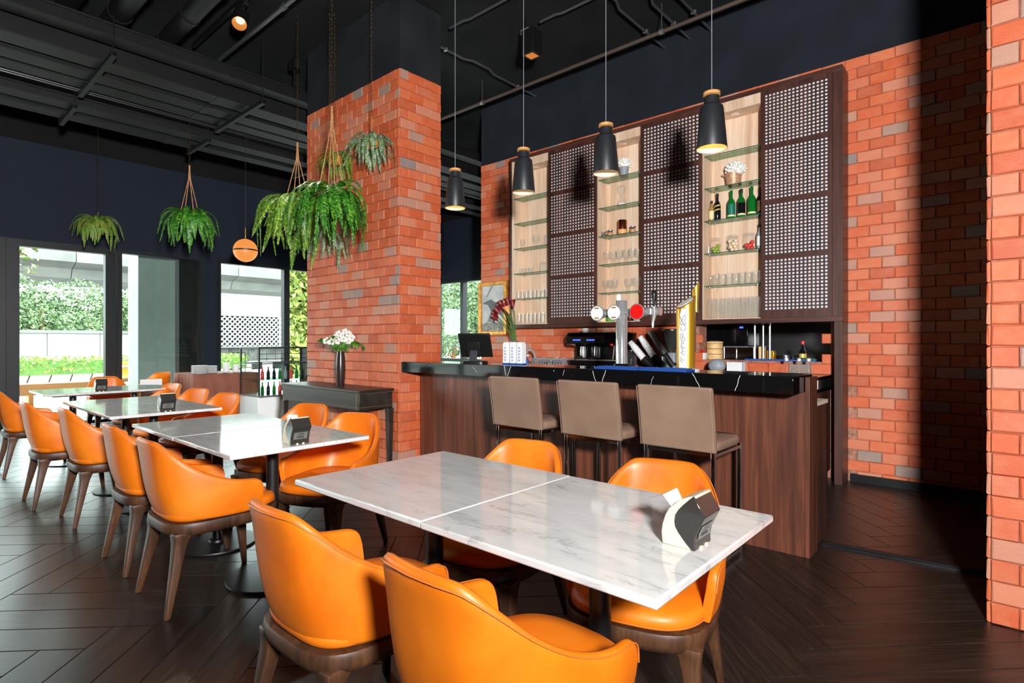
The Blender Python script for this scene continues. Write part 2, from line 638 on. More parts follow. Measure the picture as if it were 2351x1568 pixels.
# ---- floor: herringbone planks on a screed
def build_floor():
    base = G().box(XL, XR, YB, YF, -0.10, -0.006).obj('floor', MAT['floor_base'])
    struct(base, 'dark brown herringbone plank floor of the dining room', 'floor')
    Wd, L, t = 0.18, 1.08, 0.0055
    ch, gap = 0.002, 0.0014

    def plank_geo():
        a, b = L / 2 - gap, Wd / 2 - gap
        vs = [(-a, -b, -t), (a, -b, -t), (a, b, -t), (-a, b, -t), (-a, -b, -ch), (a, -b, -ch), (a, b, -ch), (-a, b, -ch),
              (-a + ch, -b + ch, 0), (a - ch, -b + ch, 0), (a - ch, b - ch, 0), (-a + ch, b - ch, 0)]
        fs = [(8, 9, 10, 11)]
        for q in (0, 4):
            for i in range(4):
                j = (i + 1) % 4
                fs.append((q + i, q + j, q + 4 + j, q + 4 + i))
        return vs, fs
    pv, pf = plank_geo()

    def with_uv(me):
        uv = me.uv_layers.new(name='UVMap')
        return uv
    me = bpy.data.meshes.new('plank')
    me.from_pydata(pv, [], pf)
    uv = with_uv(me)
    for lp in me.loops:
        c = pv[lp.vertex_index]
        uv.data[lp.index].uv = (c[0], c[1])
    me.materials.append(MAT['plank'])
    ca, sa = math.cos(PI / 4), math.sin(PI / 4)
    spots = []
    for m in range(-14, 15):
        for i in range(-90, 91):
            for kind in (0, 1):
                if kind == 0:
                    u, w = i * Wd + L / 2, i * Wd + Wd / 2
                else:
                    u, w = i * Wd - Wd / 2, i * Wd + L / 2
                u += m * L
                w -= m * L
                X, Y = u * ca - w * sa, u * sa + w * ca
                X += -0.55
                Y += 0.31
                if abs(X + 3) > 8.3 or Y > 9.5 or Y < -3.2:
                    continue
                hl = L / 2 * ca + Wd / 2 * sa
                if X - hl < XL or X + hl > XR or Y + hl > YF or Y - hl < YB:
                    continue
                if X > -5.9 and Y > 6.4:
                    continue
                spots.append((X, Y, PI / 4 if kind == 0 else 3 * PI / 4))
    def key(s):
        d = s[0] * FX + s[1] * FY
        l = s[0] * RX + s[1] * RY
        vis = d > 0.9 and abs(l) < d * 0.98 + 0.5
        return (0 if vis else 1, d)
    spots.sort(key=key)
    for X, Y, a in spots[:300]:
        inst(me, 'plank', base, (X, Y, 0), (0, 0, a))
    rest = spots[300:]
    vs, fs, uvs = [], [], []
    for X, Y, a in rest:
        n = len(vs)
        c, s_ = math.cos(a), math.sin(a)
        vs += [(X + p[0] * c - p[1] * s_, Y + p[0] * s_ + p[1] * c, p[2]) for p in pv]
        fs += [tuple(k + n for k in f) for f in pf]
        ox = rnd.random() * 7
        uvs += [(p[0] + ox, p[1] + ox) for p in pv]
    me2 = bpy.data.meshes.new('plank_field')
    me2.from_pydata(vs, [], fs)
    uv = with_uv(me2)
    for lp in me2.loops:
        uv.data[lp.index].uv = uvs[lp.vertex_index]
    me2.materials.append(MAT['plank'])
    o = inst(me2, 'plank_field', base)
    o['kind'] = 'stuff'


build_floor()

# ---- bricks
BL, BH = 0.19, 0.0955
BRICKS = []
for k in range(5):
    q = random.Random(40 + k)
    a, b, t, c = BL / 2 - 0.0028, BH / 2 - 0.0022, 0.014, 0.005
    j = lambda: q.uniform(-0.0022, 0.0022)
    vs = [(-a, 0, -b), (a, 0, -b), (a, 0, b), (-a, 0, b)]
    vs += [(-a + j(), -t + c, -b + j()), (a + j(), -t + c, -b + j()), (a + j(), -t + c, b + j()), (-a + j(), -t + c, b + j())]
    vs += [(sx * (a - c) + j(), -t + j(), sz * (b - c) + j()) for sx, sz in ((-1, -1), (1, -1), (1, 1), (-1, 1))]
    fs = [(8, 9, 10, 11)]
    for r0 in (0, 4):
        for i in range(4):
            n_ = (i + 1) % 4
            fs.append((r0 + i, r0 + n_, r0 + 4 + n_, r0 + 4 + i))
    me = bpy.data.meshes.new('brick')
    me.from_pydata(vs, [], fs)
    me.materials.append(MAT['brick'])
    BRICKS.append((me, vs, fs))


def brick_field(owner, faces, limit=300, prefer=None):
    """faces: (origin, rz, length, z0, z1, skip(s, z), phase)"""
    todo = []
    for (ox, oy), rz, length, z0, nc, skip, phase in faces:
        cu, su = math.cos(rz), math.sin(rz)
        for ci in range(nc):
            z = z0 + (ci + 0.5) * BH
            s = -(BL / 2 if (ci + phase) % 2 else 0.0)
            while s < length - 0.01:
                a, b = max(s, 0.0), min(s + BL, length)
                s += BL
                if b - a < 0.03:
                    continue
                mid = (a + b) / 2
                if skip and skip(mid, z):
                    continue
                todo.append((ox + cu * mid, oy + su * mid, z, rz, (b - a) / BL))
    def key(p):
        d = p[0] * FX + p[1] * FY
        return (1 if (prefer and not prefer(p)) else 0, d)
    todo.sort(key=key)
    for X, Y, z, rz, sc in todo[:limit]:
        me = BRICKS[rnd.randrange(5)][0]
        inst(me, 'brick', owner, (X, Y, z), (0, 0, rz), (sc, 1, 1))
    rest = todo[limit:]
    if rest:
        g = G()
        for X, Y, z, rz, sc in rest:
            _, vs, fs = BRICKS[rnd.randrange(5)]
            cu, su = math.cos(rz), math.sin(rz)
            g.add([(X + v[0] * sc * cu - v[1] * su, Y + v[0] * sc * su + v[1] * cu, z + v[2]) for v in vs], fs)
        me = bpy.data.meshes.new('brick_field')
        me.from_pydata(g.v, [], g.f)
        me.materials.append(MAT['brick'])
        o = inst(me, 'brick_field', owner)
        o['kind'] = 'stuff'


# ---- pillar
PX0, PX1, PY0, PY1 = -6.185, -4.428, 3.357, 3.87
pil = G().box(PX0, PX1, PY0, PY1, 0, 3.915).obj('pillar', MAT['mortar'])
struct(pil, 'square brick pillar with dark painted top', 'pillar')
G().box(PX0 - .004, PX1 + .004, PY0 - .004, PY1 + .004, 3.916, CEIL - .002).obj('painted_top', MAT['pillar_paint'], pil)
brick_field(pil, [((PX0, PY0), 0, PX1 - PX0, 0, 41, None, 0), ((PX1, PY0), PI / 2, PY1 - PY0, 0, 41, None, 1)],
            prefer=lambda p: p[2] > 0.55 and not (p[3] == 0 and p[2] < 1.0))

# ---- bar back wall with the kitchen hatch
OX0, OX1, OZ0, OZ1 = -2.5, -1.24, 1.07, 1.47
wallX0, wallX1 = -5.78, XR
g = G().box(wallX0, OX0, YW, YW + .2, 0, BR_TOP).box(OX1, wallX1, YW, YW + .2, 0, BR_TOP)
g.box(OX0, OX1, YW, YW + .2, 0, OZ0).box(OX0, OX1, YW, YW + .2, OZ1, BR_TOP)
wb_ = g.obj('wall_back', MAT['mortar'])
struct(wb_, 'orange brick wall behind the bar', 'wall')
G().box(wallX0 + .002, wallX1, YW - .003, YW + .2, BR_TOP + .001, CEIL - .002).obj('painted_band', MAT['slate'], wb_)
CABX0, CABX1 = at_y(1170, 5.6), at_y(1934, 5.6)


def skip_wall(s, z):
    X = wallX0 + s
    if CABX0 + .1 < X < CABX1 - .1 and z > 1.5 and z < 3.62:
        return True
    if CABX0 < X < CABX1 and z < 0.88:
        return True
    if OX0 - .02 < X < OX1 + .02 and OZ0 - .03 < z < OZ1 + .05:
        return True
    if X < CABX0 and z < 0.6:
        return True
    return X > 1.2


brick_field(wb_, [((wallX0, YW), 0, wallX1 - wallX0, 0, 40, skip_wall, 0)], prefer=lambda p: p[0] < -0.25)
G().box(CABX1 + .02, 2.0, YW - .03, YW - .001, 0, .07).obj('baseboard', MAT['frame'], wb_)

# ---- brick pier on the right
PRX, PRY = -0.064, 3.316
pier = G().box(PRX, XR, PRY, PRY + .26, 0, CEIL - .002).obj('wall_right_pier', MAT['mortar'])
struct(pier, 'bright brick pier at the right edge', 'wall')
brick_field(pier, [((PRX, PRY), 0, 0.9, 0.0, 47, None, 1), ((PRX, PRY + .26), -PI / 2, 0.26, 0.0, 47, None, 0)], prefer=lambda p: p[0] < 0.5)

# ---- threshold strip between the bar end and the pier
t_ = G()
for dx, h in ((0.0, .012), (.018, .018), (.036, .018), (.054, .012)):
    t_.rings([[(X_, Y_ + dx, .0), (X_, Y_ + dx + .016, 0), (X_, Y_ + dx + .016, h), (X_, Y_ + dx, h)] for X_, Y_ in ((-.868, 3.87), (-.07, 3.95))])
tag(t_.obj('threshold_strip', MAT['frame']), 'ribbed black threshold strip on the floor behind the bar end', 'threshold')
# ---- ceiling and the unseen walls
struct(G().box(XL - .2, XR + .2, YB, YF + .2, CEIL, CEIL + .15).obj('ceiling', MAT['ceil']), 'black painted concrete ceiling', 'ceiling')
struct(G().box(XR, XR + .2, YB, YF + .2, 0, CEIL - .001).obj('wall_right', MAT['slate']), 'dark wall beyond the right edge', 'wall')
struct(G().box(XL, XR, YB - .2, YB, 0, CEIL - .001).obj('wall_front', MAT['slate']), 'dark wall behind the camera', 'wall')
struct(G().box(wallX0, wallX0 + .15, YW + .2, YF + .2, 0, CEIL - .001).obj('wall_kitchen', MAT['slate']), 'side wall of the kitchen behind the bar', 'wall')
kb = G().box(-4.0, 0.6, 7.6, 7.7, 0, 2.4).box(-4.0, 0.6, 6.06, 7.6, 2.3, 2.4).obj('wall_kitchen_back', MAT['darksteel'])
struct(kb, 'dark steel kitchen wall seen through the hatch', 'wall')

# ---- window wall on the left
g = G().box(XL - .2, XL, YB, YF, WTOP, 4.15)
g.box(XL - .2, XL, 3.80, 4.03, 0, WTOP)
wl_ = g.obj('wall_left', MAT['navy'])
struct(wl_, 'navy wall above the street windows', 'wall')
G().box(XL - .2, XL + .003, YB, YF, 4.151, CEIL - .002).obj('painted_band', MAT['black_paint'], wl_)
g = G().box(XL, wallX0, YF, YF + .2, WTOP, 4.15).box(XL, wallX0, YF, YF + .2, 0, .78)
wf_ = g.obj('wall_far', MAT['navy'])
struct(wf_, 'navy wall above the far windows', 'wall')
G().box(XL, wallX0, YF - .003, YF + .2, 4.151, CEIL - .002).obj('painted_band', MAT['black_paint'], wf_)


def window_x(n, y0, y1, label, z0=0.0, z1=WTOP, fw=0.05, mids=(), head=0.06):
    """window in the plane X = XL between y0 and y1"""
    g = G()
    a, b = XL - .12, XL + .015
    g.box(a, b, y0, y0 + fw, z0, z1).box(a, b, y1 - fw, y1, z0, z1)
    g.box(a, b, y0 + fw, y1 - fw, z1 - head, z1).box(a, b, y0 + fw, y1 - fw, z0, z0 + .05)
    for m in mids:
        g.box(a, b, m - fw / 2, m + fw / 2, z0 + .05, z1 - head)
    o = g.obj('window_%d' % n, MAT['frame'])
    struct(o, label, 'window')
    es = [y0 + fw] + [e for m in mids for e in (m - fw / 2, m + fw / 2)] + [y1 - fw]
    for i in range(0, len(es), 2):
        G().box(XL - .06, XL - .052, es[i], es[i + 1], z0 + .05, z1 - head).obj('pane', MAT['pane'], o)
    return o


window_x(1, 1.20, 2.50, 'tall black framed window beside the hanging small fern', fw=.14, head=.10)
w2 = window_x(2, 2.51, 3.80, 'tall black framed window showing the grey column outside', fw=.07)
window_x(3, 4.03, 5.30, 'tall black framed window behind the cake display', fw=.05, mids=())
window_x(4, 5.301, 8.98, 'black framed window partly hidden by the brick pillar', fw=.06, mids=(6.5, 7.7))
window_x(5, -1.5, 1.195, 'street window at the left edge of the picture', fw=.08, mids=(-.1,))
window_x(6, -4.9, -1.51, 'street window left of the picture', fw=.08, mids=(-3.3,))
y465, y418 = at_x(466, XL), at_x(417, XL)
G().box(XL - .30, XL - .125, y418, y465, 0.0, WTOP - .01).obj('black_panel', MAT['frame'], w2)


def window_y(n, x0, x1, label, z0, z1, fw, mids):
    a, b = YF - .015, YF + .12
    g = G().box(x0, x0 + fw, a, b, z0, z1).box(x1 - fw, x1, a, b, z0, z1)
    g.box(x0 + fw, x1 - fw, a, b, z1 - .07, z1).box(x0 + fw, x1 - fw, a, b, z0, z0 + .08)
    for m in mids:
        g.box(m - fw / 2, m + fw / 2, a, b, z0 + .08, z1 - .07)
    o = g.obj('window_%d' % n, MAT['frame'])
    struct(o, label, 'window')
    es = [x0 + fw] + [e for m in mids for e in (m - fw / 2, m + fw / 2)] + [x1 - fw]
    for i in range(0, len(es), 2):
        G().box(es[i], es[i + 1], YF + .052, YF + .06, z0 + .08, z1 - .07).obj('pane', MAT['pane'], o)


xm = at_y(1061, YF)
window_y(7, XL + .02, wallX0 - .02, 'black framed window behind the till screen', .78, WTOP, .10, (xm,))

# ---- ceiling services
trunks = [(-6.3, .20, 4.12, 4.25), (-6.62, .26, 4.00, 4.22), (-6.98, .24, 3.99, 4.12), (-7.30, .22, 4.00, 4.09), (-7.9, .24, 3.94, 4.04), (-8.25, .22, 3.92, 3.98)]
tn = ['nearest the pillar', 'second from the pillar', 'third from the pillar', 'fourth from the pillar', 'fifth from the pillar', 'nearest the window wall']
for (xn, w, z0, z1), s in zip(trunks, tn):
    t = thing('cable_trunk', 'long black cable trunk under the ceiling, ' + s, 'cable trunk', (xn, 0, z0), 0, 'black cable trunks under the ceiling')
    h = z1 - z0
    G().box(-w, 0, -4.5, 9.0, 0, h - .02).obj('channel', MAT['duct'], t, bevel=.006)
    G().box(-w - .008, .008, -4.5, 9.0, h - .022, h).obj('lid', MAT['duct'], t, bevel=.004)
    for yj in (-2.2, 0.3, 2.55, 5.1, 7.4):
        G().box(-w - .004, .004, yj - .03, yj + .03, -.004, h - .022).obj('joint_sleeve', MAT['duct'], t)
for xx, r_, s in ((-7.62, .012, 'left'), (-7.68, .012, 'right')):
    tag(G().tube([(xx, -4.4, 4.02), (xx, 9.0, 4.02)], r_, 8).obj('conduit_pipe', MAT['darksteel'], smooth=True), 'thin shiny conduit between the cable trunks, %s one' % s, 'conduit')


def trapeze(x0, x1, y, z, label):
    t = thing('trapeze_bracket', label, 'bracket', (x0, y, z), 0, 'steel brackets under the cable trunks')
    L_ = x1 - x0
    g = G().box(0, L_, -.022, .022, 0, .006).box(0, L_, -.022, -.016, .006, .045).box(0, L_, .016, .022, .006, .045)
    g.obj('channel', MAT['darksteel'] if False else MAT['duct'], t)
    for e in (.03, L_ - .03):
        G().tube([(e, 0, .0), (e, 0, CEIL - z - .001)], .006, 6).obj('rod', MAT['duct'], t)
        G().cbox((e, 0, .055), (.03, .05, .02)).obj('clip', MAT['duct'], t)


for yb, s in ((-.6, 'at the top left corner'), (1.46, 'nearest the small fern'), (2.86, 'left of the pillar'), (4.4, 'behind the pillar')):
    trapeze(-7.58, -6.24, yb, 3.92, 'long black steel channel bracket under the trunks, ' + s)
    trapeze(-8.55, -7.80, yb, 3.86, 'short black steel channel bracket under the trunks, ' + s)
for i, (yy, r_, s) in enumerate(((1.98, .085, 'rightmost'), (1.52, .10, 'middle'), (1.15, .09, 'leftmost'))):
    t = thing('round_duct', 'round black air duct at the top edge, %s of three' % s, 'duct', (-6.9 + .2 * i, yy, 4.38), 0, 'round black ducts')
    G().tube([(0, 0, 0), (2.6, 0, 0)], r_, 16).obj('pipe', MAT['duct'], t, smooth=True)
    for xx in (.35, 1.0, 1.7):
        G().tube([(xx, 0, 0), (xx + .05, 0, 0)], r_ + .008, 16).obj('band', MAT['duct'], t, smooth=True)
    G().tube([(.6, 0, r_), (.6, 0, CEIL - 4.381)], .006, 6).obj('rod', MAT['duct'], t)
t = thing('ceiling_pipe', 'long grey pipe above the spotlight running to the trunks', 'pipe', (-7.05, 2.55, 4.43))
G().tube([(0, 0, .14), (0, 0, .05), (.02, 0, .012), (.06, 0, 0), (4.2, 0, 0)], .022, 10).obj('pipe', MAT['darkgrey'], t, smooth=True)
for xx in (.05, 1.9):
    G().tube([(xx - .03, 0, 0), (xx + .03, 0, 0)], .03, 10).obj('coupling', MAT['darkgrey'], t, smooth=True)

t = thing('sprinkler_pipe', 'thin dark pipe hung along the wall above the bar', 'pipe', (-8.0, 5.2, 4.36))
G().tube([(0, 0, 0), (9.5, 0, 0)], .02, 10).obj('pipe', plain('pipe_brown', (74, 62, 54), .5), t, smooth=True)
for px in (1107, 1519):
    xx = at_y(px, 5.2) + 8.0
    G().tube([(xx, 0, .0), (xx, 0, CEIL - 4.361)], .006, 6).obj('rod', MAT['darkgrey'], t)
    G().tube([(xx - .02, 0, 0), (xx + .02, 0, 0)], .028, 10).obj('clamp', MAT['steel'], t)
for xx, y0, y1, s in ((-2.89, 3.6, 5.84, 'left of three'), (-2.60, 3.9, 5.84, 'middle of three'), (-2.36, 3.6, 5.84, 'right of three'), (-4.75, 3.95, 5.84, 'beside the pillar')):
    t = thing('ceiling_conduit', 'bent black conduit on the ceiling above the bar, ' + s, 'conduit', (xx, y0, 4.545), 0, 'black conduits on the ceiling')
    n = y1 - y0
    G().tube([(0, 0, 0), (0, n * .3, 0), (.05, n * .36, 0), (.05, n * .5, 0), (0, n * .56, 0), (0, n, 0)], .014, 8).obj('pipe', MAT['darkgrey'], t, smooth=True)
    for yy in (n * .15, n * .8):
        G().cbox((0, yy, .0), (.05, .02, .03)).obj('clip', MAT['steel'], t)
for yy, x0, x1, s in ((4.52, -3.62, -2.4, 'feeding the box spotlight'), (3.98, -4.40, -3.0, 'at the pillar top')):
    tag(G().tube([(x0, yy, 4.55), (x0 + .2, yy, 4.55), (x0 + .26, yy + .03, 4.555), (x1, yy + .03, 4.555)], .013, 8).obj('ceiling_conduit', MAT['darkgrey'], smooth=True), 'grey conduit across the ceiling ' + s, 'conduit')

# box spotlight
t = thing('box_spotlight', 'black box spotlight on the ceiling above the bar', 'spotlight', (-3.68, 4.46, 4.20))
G().box(-.075, .075, -.075, .075, 0, .25).obj('housing', MAT['black'], t, bevel=.004)
G().box(-.05, .05, -.05, .05, -.002, .001).obj('reflector', MAT['spot_dim'], t)
G().box(-.13, -.03, -.03, .03, .25, .30).obj('bracket', MAT['steel'], t, bevel=.003)
G().tube([(-.08, 0, .30), (-.08, 0, CEIL - 4.201)], .01, 6).obj('stem', MAT['black'], t)

# track with a lit spot
t = thing('track_spotlight', 'lit black cylinder spotlight on a ceiling track', 'spotlight', (-6.8, 2.33, 4.50))
G().box(0, 1.5, -.018, .018, .03, .079).obj('track', MAT['black'], t, bevel=.003)
hx = at_y(553, 2.33) + 6.8
G().box(hx - .10, hx + .12, -.02, .02, -.02, .03).obj('adapter', MAT['black'], t, bevel=.003)
G().tube([(hx, 0, -.02), (hx, 0, -.09)], .01, 8).obj('stem', MAT['black'], t)
hd = (Vector((-3.6, 1.0, 0.9)) - Vector((-5.55, 2.33, 4.4))).normalized()
p0 = Vector((hx, 0, -.10)) - hd * .05
cyl = G().tube([p0, p0 + hd * .17], .072, 20, False)
cyl.tube([p0 - hd * .002, p0], .072, 20).obj('head', MAT['black'], t, smooth=True)
G().tube([p0 + hd * .10, p0 + hd * .168], [.04, .066], 20, False).obj('reflector', MAT['spot_dim'], t, smooth=True)
G().tube([p0 + hd * .10, p0 + hd * .104], .04, 16).obj('bulb', MAT['spot_on'], t)
lamp('spot_light', 'SPOT', (-5.53, 2.30, 4.26), 95, (1.0, 0.93, 0.84), target=(-4.3, 1.35, .75), spot_size=1.45, spot_blend=.9, shadow_soft_size=.05)
# little junction box with stem right of it
t = thing('junction_box', 'small black junction box on a stem above the trunks', 'junction box', (-6.3, 3.25, 4.26))
G().tube([(0, 0, 0), (0, 0, .2)], .012, 8).obj('stem', MAT['duct'], t)
G().box(-.07, .07, -.04, .04, .2, .3).obj('box', MAT['duct'], t, bevel=.004)

# ================================================================ FURNITURE
ORD = ['first', 'second', 'third', 'fourth', 'fifth', 'sixth', 'seventh', 'eighth', 'ninth', 'tenth', 'eleventh', 'twelfth', 'thirteenth', 'fourteenth']


def wobj(g, name, mat, root, **kw):      # geometry given in world metres, parented to an unrotated root
    return g.obj(name, mat, root, loc=tuple(-c for c in root.location), **kw)


# ---------------------------------------------------------------- dining chair
def catmull(pts, n):
    out = []
    P = [pts[0]] + list(pts) + [pts[-1]]
    for i in range(1, len(P) - 2):
        for k in range(n):
            t = k / n
            a, b, c, d = P[i - 1], P[i], P[i + 1], P[i + 2]
            out.append(tuple(0.5 * (2 * b[m] + (c[m] - a[m]) * t + (2 * a[m] - 5 * b[m] + 4 * c[m] - d[m]) * t * t + (3 * b[m] - a[m] - 3 * c[m] + d[m]) * t ** 3) for m in range(len(b))))
    out.append(tuple(pts[-1]))
    return out


def make_chair():
    root = thing('dining_chair', 'orange leather chair', 'chair')
    # x, y, top height, back weight
    half = [(0.0, -.250, .802, 1.0), (.085, -.245, .802, 1.0), (.145, -.228, .794, 1.0), (.190, -.195, .752, .92), (.221, -.145, .690, .72),
            (.238, -.080, .635, .42), (.246, -.005, .600, .15), (.246, .060, .586, 0.0), (.240, .110, .580, 0.0), (.236, .138, .566, 0.0), (.234, .150, .535, 0.0), (.233, .156, .475, 0.0)]
    hp = catmull(half, 3)
    cols = [(-a, b, c, d) for a, b, c, d in reversed(hp[1:])] + list(hp)
    NV = 9
    z0 = .414
    vs, fs = [], []
    m = len(cols)

    def pt(c, v):
        xx, yy, top, wt = c
        z = z0 + (top - z0) * v
        h = (z - z0) / .39
        tuck = 0.965 + 0.035 * min(1, h * 4)
        bulge = .012 * math.sin(min(1, h * 1.3) * PI)
        return ((xx * tuck) * (1 - .08 * wt * h) + math.copysign(bulge * (1 - wt), xx), yy * tuck - (.075 * h + .0) * wt - bulge * .6 * wt, z)
    for r_ in range(NV):
        for c in cols:
            vs.append(pt(c, r_ / (NV - 1)))
    for r_ in range(NV - 1):
        for k in range(m - 1):
            fs.append((r_ * m + k, r_ * m + k + 1, (r_ + 1) * m + k + 1, (r_ + 1) * m + k))
    me = bpy.data.meshes.new('shell')
    me.from_pydata(vs, [], fs)
    me.materials.append(MAT['orange'])
    sh = inst(me, 'backrest', root)
    so = sh.modifiers.new('s', 'SOLIDIFY')
    so.thickness = .030
    so.offset = -1.0
    sb = sh.modifiers.new('b', 'SUBSURF')
    sb.levels = sb.render_levels = 1
    bake(sh)
    sh.data.polygons.foreach_set('use_smooth', [True] * len(sh.data.polygons))
    seam = [Vector(pt(c, .965)) for c in cols[2:-2]]
    nrm = []
    for i, p in enumerate(seam):
        t = (seam[min(i + 1, len(seam) - 1)] - seam[max(i - 1, 0)])
        nn = Vector((t.y, -t.x, 0)).normalized()
        nrm.append(p + nn * .0015)
    G().tube(nrm, .0022, 5).obj('piping', MAT['orange_trim'], sh, smooth=True)
    # seat
    rs = []
    for a, b, z in ((.205, .250, .412), (.219, .264, .424), (.222, .268, .440), (.218, .264, .456), (.204, .250, .468), (.15, .19, .475), (.05, .07, .478)):
        rs.append(sup(a, b, 3.6, 40, (0, .018), z, 3.0))
    G().rings(rs).obj('seat', MAT['orange'], root, smooth=True, ang=1.2)
    G().tube([(p[0] * 1.0, p[1], .441) for p in sup(.2225, .2685, 3.6, 40, (0, .018), 0, 3.0)][20:41] and [(p[0], p[1], .428) for p in sup(.2215, .2675, 3.6, 60, (0, .018), 0, 3.0)][2:29], .0022, 5).obj('piping', MAT['orange_trim'], root, smooth=True)
    # wooden frame
    rs = []
    for a, b, z in ((.215, .252, .352), (.228, .266, .358), (.236, .274, .376), (.238, .276, .404), (.234, .272, .413)):
        rs.append(sup(a, b, 3.6, 40, (0, .012), z, 3.2))
    G().rings(rs).obj('seat_frame', MAT['chair_wood'], root, smooth=True, ang=.9)
    # legs
    for sx in (-1, 1):
        for (tx, ty, bx, by) in ((.166, -.198, .212, -.272), (.176, .206, .214, .252)):
            sec = []
            for z, h in ((.372, .040), (.354, .037), (.338, .032), (.312, .0275), (.25, .0235), (.12, .0175), (0.0, .0125)):
                u = 1 - z / .372
                cx_, cy_ = tx + (bx - tx) * u, ty + (by - ty) * u
                k = min(h, .040)
                sec.append([(sx * cx_ + i * h, cy_ + jx * (h if ty < 0 else k), z) for i, jx in ((-1, -1), (1, -1), (1, 1), (-1, 1))])
            G().rings(sec).obj('leg', MAT['chair_wood'], root, smooth=True, bevel=.006, seg=2, ang=.8)
    return root


chair0 = make_chair()
chairs = [
    (-1.56, 1.03, 0.0, 'orange leather armchair, second nearest, its back to the viewer, at the front marble table'),
    (-0.90, 1.035, -.03, 'nearest orange leather armchair, cut off by the bottom edge'),
    (-1.62, 1.73, PI + .2, 'orange armchair behind the front table, in front of the leftmost bar stools'),
    (-0.93, 1.74, PI + .26, 'orange armchair behind the front table, right beside the tissue dispenser'),
    (-3.07, 1.14, 0.0, 'orange armchair with its whole side and dark legs showing, at the second table'),
    (-3.755, 1.15, 0.0, 'orange armchair left of the one in full side view, at the second table'),
    (-3.03, 1.79, PI + .42, 'orange armchair facing the viewer in front of the console table'),
    (-3.77, 1.86, PI + .36, 'orange armchair half hidden behind the tissue dispenser of the second table'),
    (-4.93, 1.15, 0.0, 'orange armchair seen from behind at the third table, nearer one'),
    (-5.66, 1.04, 0.0, 'orange armchair seen from behind at the third table, farther one'),
    (-5.14, 1.80, PI + .3, 'orange armchair across the third table, nearest the white cake fridge'),
    (-5.90, 1.82, PI + .3, 'orange armchair across the third table, before the brown buffet cloth'),
    (-7.14, 1.04, 0.0, 'orange armchair cut off by the left edge'),
    (-6.85, 1.88, PI + .2, 'orange armchair across the round ended table'),
    (-8.62, 1.98, -PI / 2, 'orange armchair at the window end of the round ended table'),
    (-9.85, 2.72, PI / 2 + .5, 'orange armchair with a white board on it, by the grey column'),
]
for i, (X, Y, a, lab) in enumerate(chairs):
    c = chair0 if i == 0 else copy_tree(chair0)
    c.location = (X, Y, 0)
    c.rotation_euler = (0, 0, a)
    tag(c, lab, 'chair', 'orange armchairs')
# white board on the far chair
bx_, by_ = at_x(347, -9.45), None
t = thing('menu_board', 'small white framed board leaning on the far orange armchair', 'board', (-9.42, at_x(347, -9.42), 0.0))
G().box(-.02, .0, -.13, .13, .42, .70).obj('panel', MAT['whitematte'], t, bevel=.003)
G().box(.0, .006, -.14, .14, .41, .425).box(.0, .006, -.14, .14, .695, .71).box(.0, .006, -.14, -.125, .425, .695).box(.0, .006, .125, .14, .425, .695).obj('frame', MAT['white'], t)
G().bar((-.01, -.11, 0), (-.01, -.11, .43), .02).obj('leg', MAT['white'], t)
G().bar((-.01, .11, 0), (-.01, .11, .43), .02).obj('leg', MAT['white'], t)
# dark coat on the left-edge chair
gc = G()
prof = []
for k in range(13):
    a = PI * k / 12
    prof.append(a)
rs = []
for z, w, dx in ((.42, .14, 0), (.55, .17, .005), (.68, .19, .0), (.78, .185, -.01), (.835, .15, -.02), (.85, .06, -.03)):
    rs.append([(w * math.cos(2 * PI * k / 20), -.36 + dx + .055 * math.sin(2 * PI * k / 20), z) for k in range(20)])
coat = gc.rings(rs).obj('coat', plain('coat_dark', (14, 26, 26), .85, var=.2, sc=12), smooth=True, loc=(-7.26, 1.04, 0))
tag(coat, 'dark coat hung over the chair at the left edge', 'coat')


# ---------------------------------------------------------------- marble tables
def make_table(mat):
    root = thing('dining_table', 'square marble table', 'table')
    G().box(-.366, .366, -.366, .366, .728, .75).obj('tabletop', mat, root, bevel=.005)
    G().box(-.30, .30, -.30, .30, .716, .7279).obj('support_plate', MAT['black'], root)
    G().lathe([(.032, .012), (.032, .716)], 20).obj('pole', MAT['black'], root, smooth=True)
    G().lathe([(.225, 0), (.23, .004), (.228, .012), (.05, .017), (.045, .03), (.033, .034)], 36).obj('base', MAT['black'], root, smooth=True)
    return root


tabs = [(-1.622, 1.391, 'a', 'white marble table half at the front, left of the seam, with nothing on it'),
        (-0.888, 1.387, 'b', 'nearest white marble table, holding the large tissue dispenser'),
        (-3.715, 1.41, 'a', 'far half of the second marble table, left of its seam'),
        (-2.975, 1.41, 'b', 'near half of the second marble table, holding a tissue dispenser'),
        (-5.68, 1.41, 'a', 'far half of the third marble table from the front'),
        (-4.945, 1.41, 'b', 'near half of the third marble table, holding a dark tissue dispenser')]
ta, tb = None, None
for X, Y, k, lab in tabs:
    if k == 'a':
        o = ta = make_table(MAT['marble_b']) if ta is None else copy_tree(ta)
    else:
        o = tb = make_table(MAT['marble']) if tb is None else copy_tree(tb)
    o.location = (X, Y, 0)
    tag(o, lab, 'table', 'square marble tables')
t = thing('dining_table', 'round ended marble table by the window', 'table', (-7.33, 1.55, 0))
poly = [(-.38, -.50), (.38, -.50), (.40, -.47)] + [(.40 * math.cos(a), .32 + .40 * math.sin(a)) for a in [PI * k / 20 for k in range(21)]] + [(-.40, -.47)]
G().prism(poly, .728, .75, 'xy').obj('tabletop', MAT['marble'], t, bevel=.004)
G().prism([(a * .86, b * .86 + .01) for a, b in poly], .714, .7279, 'xy').obj('support_plate', MAT['black'], t)
